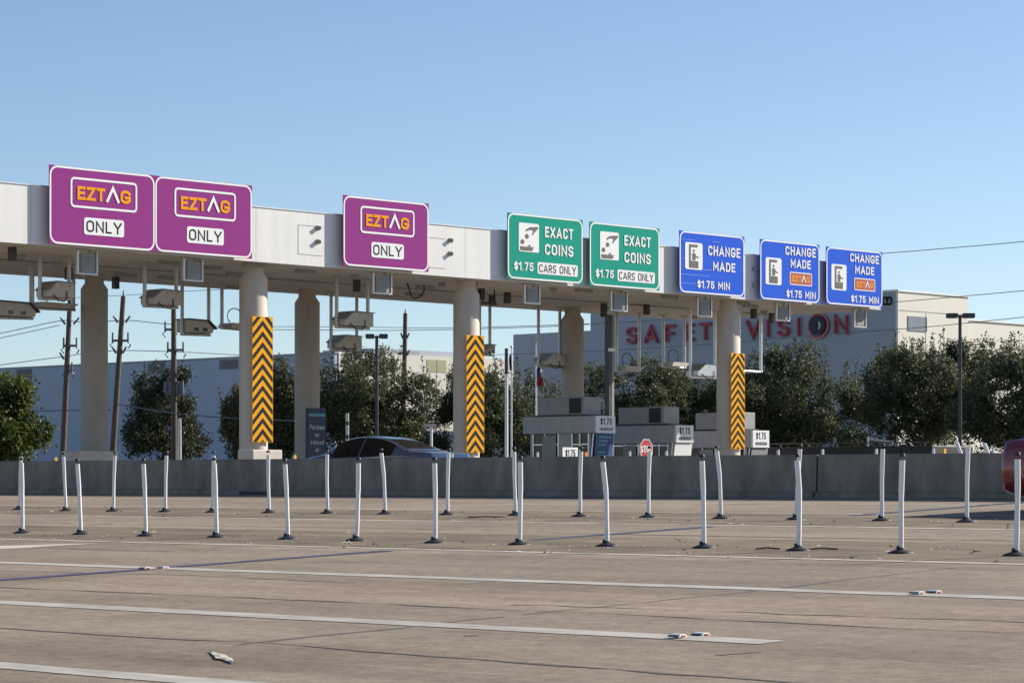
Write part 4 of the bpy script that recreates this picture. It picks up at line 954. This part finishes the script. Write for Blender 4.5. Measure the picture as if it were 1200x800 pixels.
def flag(px, top, f0, f1, Y, lab, mats, wpx):
    a = at(px, top, Y); t = thing('flagpole', lab, 'flagpole', (a.x, a.y, ZP), 0, 'flagpoles behind the toll plaza'); H = a.z-ZP
    MB().cyl((0,0,0),(0,0,H), .055, .035, 10).build('pole', M['alu'], t); MB().lathe([(.02,0),(.07,.05),(.07,.09),(.02,.14)], 10, 0, (0,0,H)).build('finial', M['alu'], t)
    z1 = at(0, f0, Y).z-ZP; z0 = at(0, f1, Y).z-ZP; w_ = wpx*Y/F; b = MB(); rows = []
    for i in range(9):
        f = i/8; rows.append([(.04 + w_*g*(.35+.65*math.sin(1.2+f*1.2)) , .10*math.sin(g*9+f*3), z1+(z0-z1)*f - g*.25*(1-f)) for g in [k/8 for k in range(9)]])
    i0 = len(b.v)
    for r_ in rows: b.v += r_
    for i in range(8):
        for j in range(8):
            b.f.append((i0+i*9+j, i0+i*9+j+1, i0+(i+1)*9+j+1, i0+(i+1)*9+j)); b.sm.append(True)
            b.m.append(0 if i < 4 and j < 5 else (2 if j >= 4 and i < 3 else (1 if i > 3 else 2)))
    b.build('flag', mats, t)
flag(628.5, 405, 428, 452, 122, 'white flagpole with a limp red white and blue flag', [M['flagblue'], M['flagred'], M['flagwhite']], 7)
flag(599.5, 408, 411, 434, 128, 'flagpole with a dark navy furled flag beside the dark topped post', [M['flagblue'], M['flagblue'], M['flagblue']], -4)
a = at(505.5, 500, 110); t = thing('white_lamp', 'small white lamp post between the broad live oak and the middle column', 'lamp post', (a.x,a.y,ZP), 0)
MB().cyl((0,0,0),(0,0,a.z-ZP), .06, .05, 10).build('pole', M['post'], t); MB().box(-.3,.18,-.1,.1,a.z-ZP+.001,a.z-ZP+.13).build('lamp_head', M['galv'], t)
a = at(407, 484, 100); t = thing('grey_post', 'slim grey post with dark bands behind the blue sedan', 'post', (a.x,a.y,ZP), 0)
MB().cyl((0,0,0),(0,0,a.z-ZP), .065, .06, 10).build('shaft', M['galv'], t); 
for k in (.3,.8,1.3): MB().cyl((0,0,a.z-ZP-k),(0,0,a.z-ZP-k-.14), .07, .07, 10, caps=False).build('band', M['darkm'], t)
def wire(pts, lab, r=.022, Y0=None):
    P_ = [at(x, y, Y) for x, y, Y in pts]; q = []
    for i in range(len(P_)-1):
        a, b_ = P_[i], P_[i+1]; p0 = P_[i-1] if i else a*2-b_; p3 = P_[i+2] if i+2 < len(P_) else b_*2-a
        for k in range(8):
            f = k/8; q.append(.5*((2*a)+(b_-p0)*f+(2*p0-5*a+4*b_-p3)*f*f+(3*a-p0-3*b_+p3)*f**3))
    q.append(P_[-1]); o = MB().tube(q, r, 5).build('power_line', M['wire'])
    return tag(o, lab, 'power line')
wire([(980,301,120),(1035,297,119),(1120,290,117),(1200,283,115),(1330,269,112)], 'topmost overhead wire in the open sky right of the last blue sign', .017)
wire([(300,382.5,160),(415,383,157),(530,384,150),(700,379,142),(770,375,139),(900,366,132),(1060,353,125),(1200,340.5,118),(1330,327,112)], 'overhead wire crossing the top of the right building', .017)
wire([(310,386,162),(475,387,158),(628,383,151),(690,380,147)], 'thin second wire below the canopy between the columns', .02)
wire([(545,418,150),(568,416,149),(684,412,144),(838,403,137),(950,393,131),(1080,383.5,125),(1200,371.5,119),(1330,357,112)], 'overhead wire passing just under the red letters', .017)
wire([(-80,405,142),(0,390.5,141),(70,376,140),(93,377,140),(134,376,140),(154,375.5,140),(203,380,140),(300,384,143)], 'upper wire between the leaning utility poles at left', .02)
wire([(-80,412,142),(0,396,141),(70,381,140)], 'second wire running left from the leaning pole', .018)
wire([(-80,438,142),(0,427.5,141),(72,418,140),(128,411,140),(204,412,140),(300,417,143)], 'lower wire between the three poles at left', .02)
wire([(-60,484,141),(60,481,140),(130,480,140)], 'dark cable low across the shaded warehouse at left', .03)
wire([(136,473,140),(203,484,138),(290,491,136),(345,493,135)], 'pale sagging cable from the leaning pole across the dark tree', .03)
wire([(60,350,150),(144,346,140),(204,342,135),(300,337,130)], 'topmost thin wire from the top of the second leaning pole', .014)

# ------------------------------------------------------------------ sky, sun, camera
sc_ = bpy.context.scene
AZ, EL = 65.0, 30.0
wd = bpy.data.worlds.new('World'); sc_.world = wd; wd.use_nodes = True; nt = wd.node_tree
bg = nt.nodes['Background']; sky = nt.nodes.new('ShaderNodeTexSky'); sky.sky_type = 'NISHITA'; sky.sun_disc = False
sky.sun_elevation = RAD(EL); sky.sun_rotation = RAD(AZ); sky.air_density = .85; sky.dust_density = 0.7; sky.ozone_density = 2.3; sky.altitude = 1000
nt.links.new(sky.outputs['Color'], bg.inputs['Color']); bg.inputs['Strength'].default_value = .09
sl = bpy.data.lights.new('sun', 'SUN'); sl.energy = 4.6; sl.angle = RAD(.53); sl.color = (1, .93, .83)
so = bpy.data.objects.new('sun', sl); C.objects.link(so)
dirv = Vector((math.sin(RAD(AZ))*math.cos(RAD(EL)), math.cos(RAD(AZ))*math.cos(RAD(EL)), math.sin(RAD(EL))))
so.rotation_euler = dirv.to_track_quat('Z', 'Y').to_euler(); so.location = (60, 0, 60)
cam = bpy.data.cameras.new('camera'); co = bpy.data.objects.new('camera', cam); C.objects.link(co)
co.location = (0, 0, CZ); co.rotation_euler = (RAD(90), 0, 0)
cam.sensor_width = 36; cam.lens = F/1200*36; cam.shift_y = (HY-400)/1200; cam.clip_start = .5; cam.clip_end = 8000
sc_.camera = co
sc_.view_settings.view_transform = 'Standard'; sc_.view_settings.look = 'None'; sc_.view_settings.exposure = 0.58; sc_.view_settings.gamma = 1
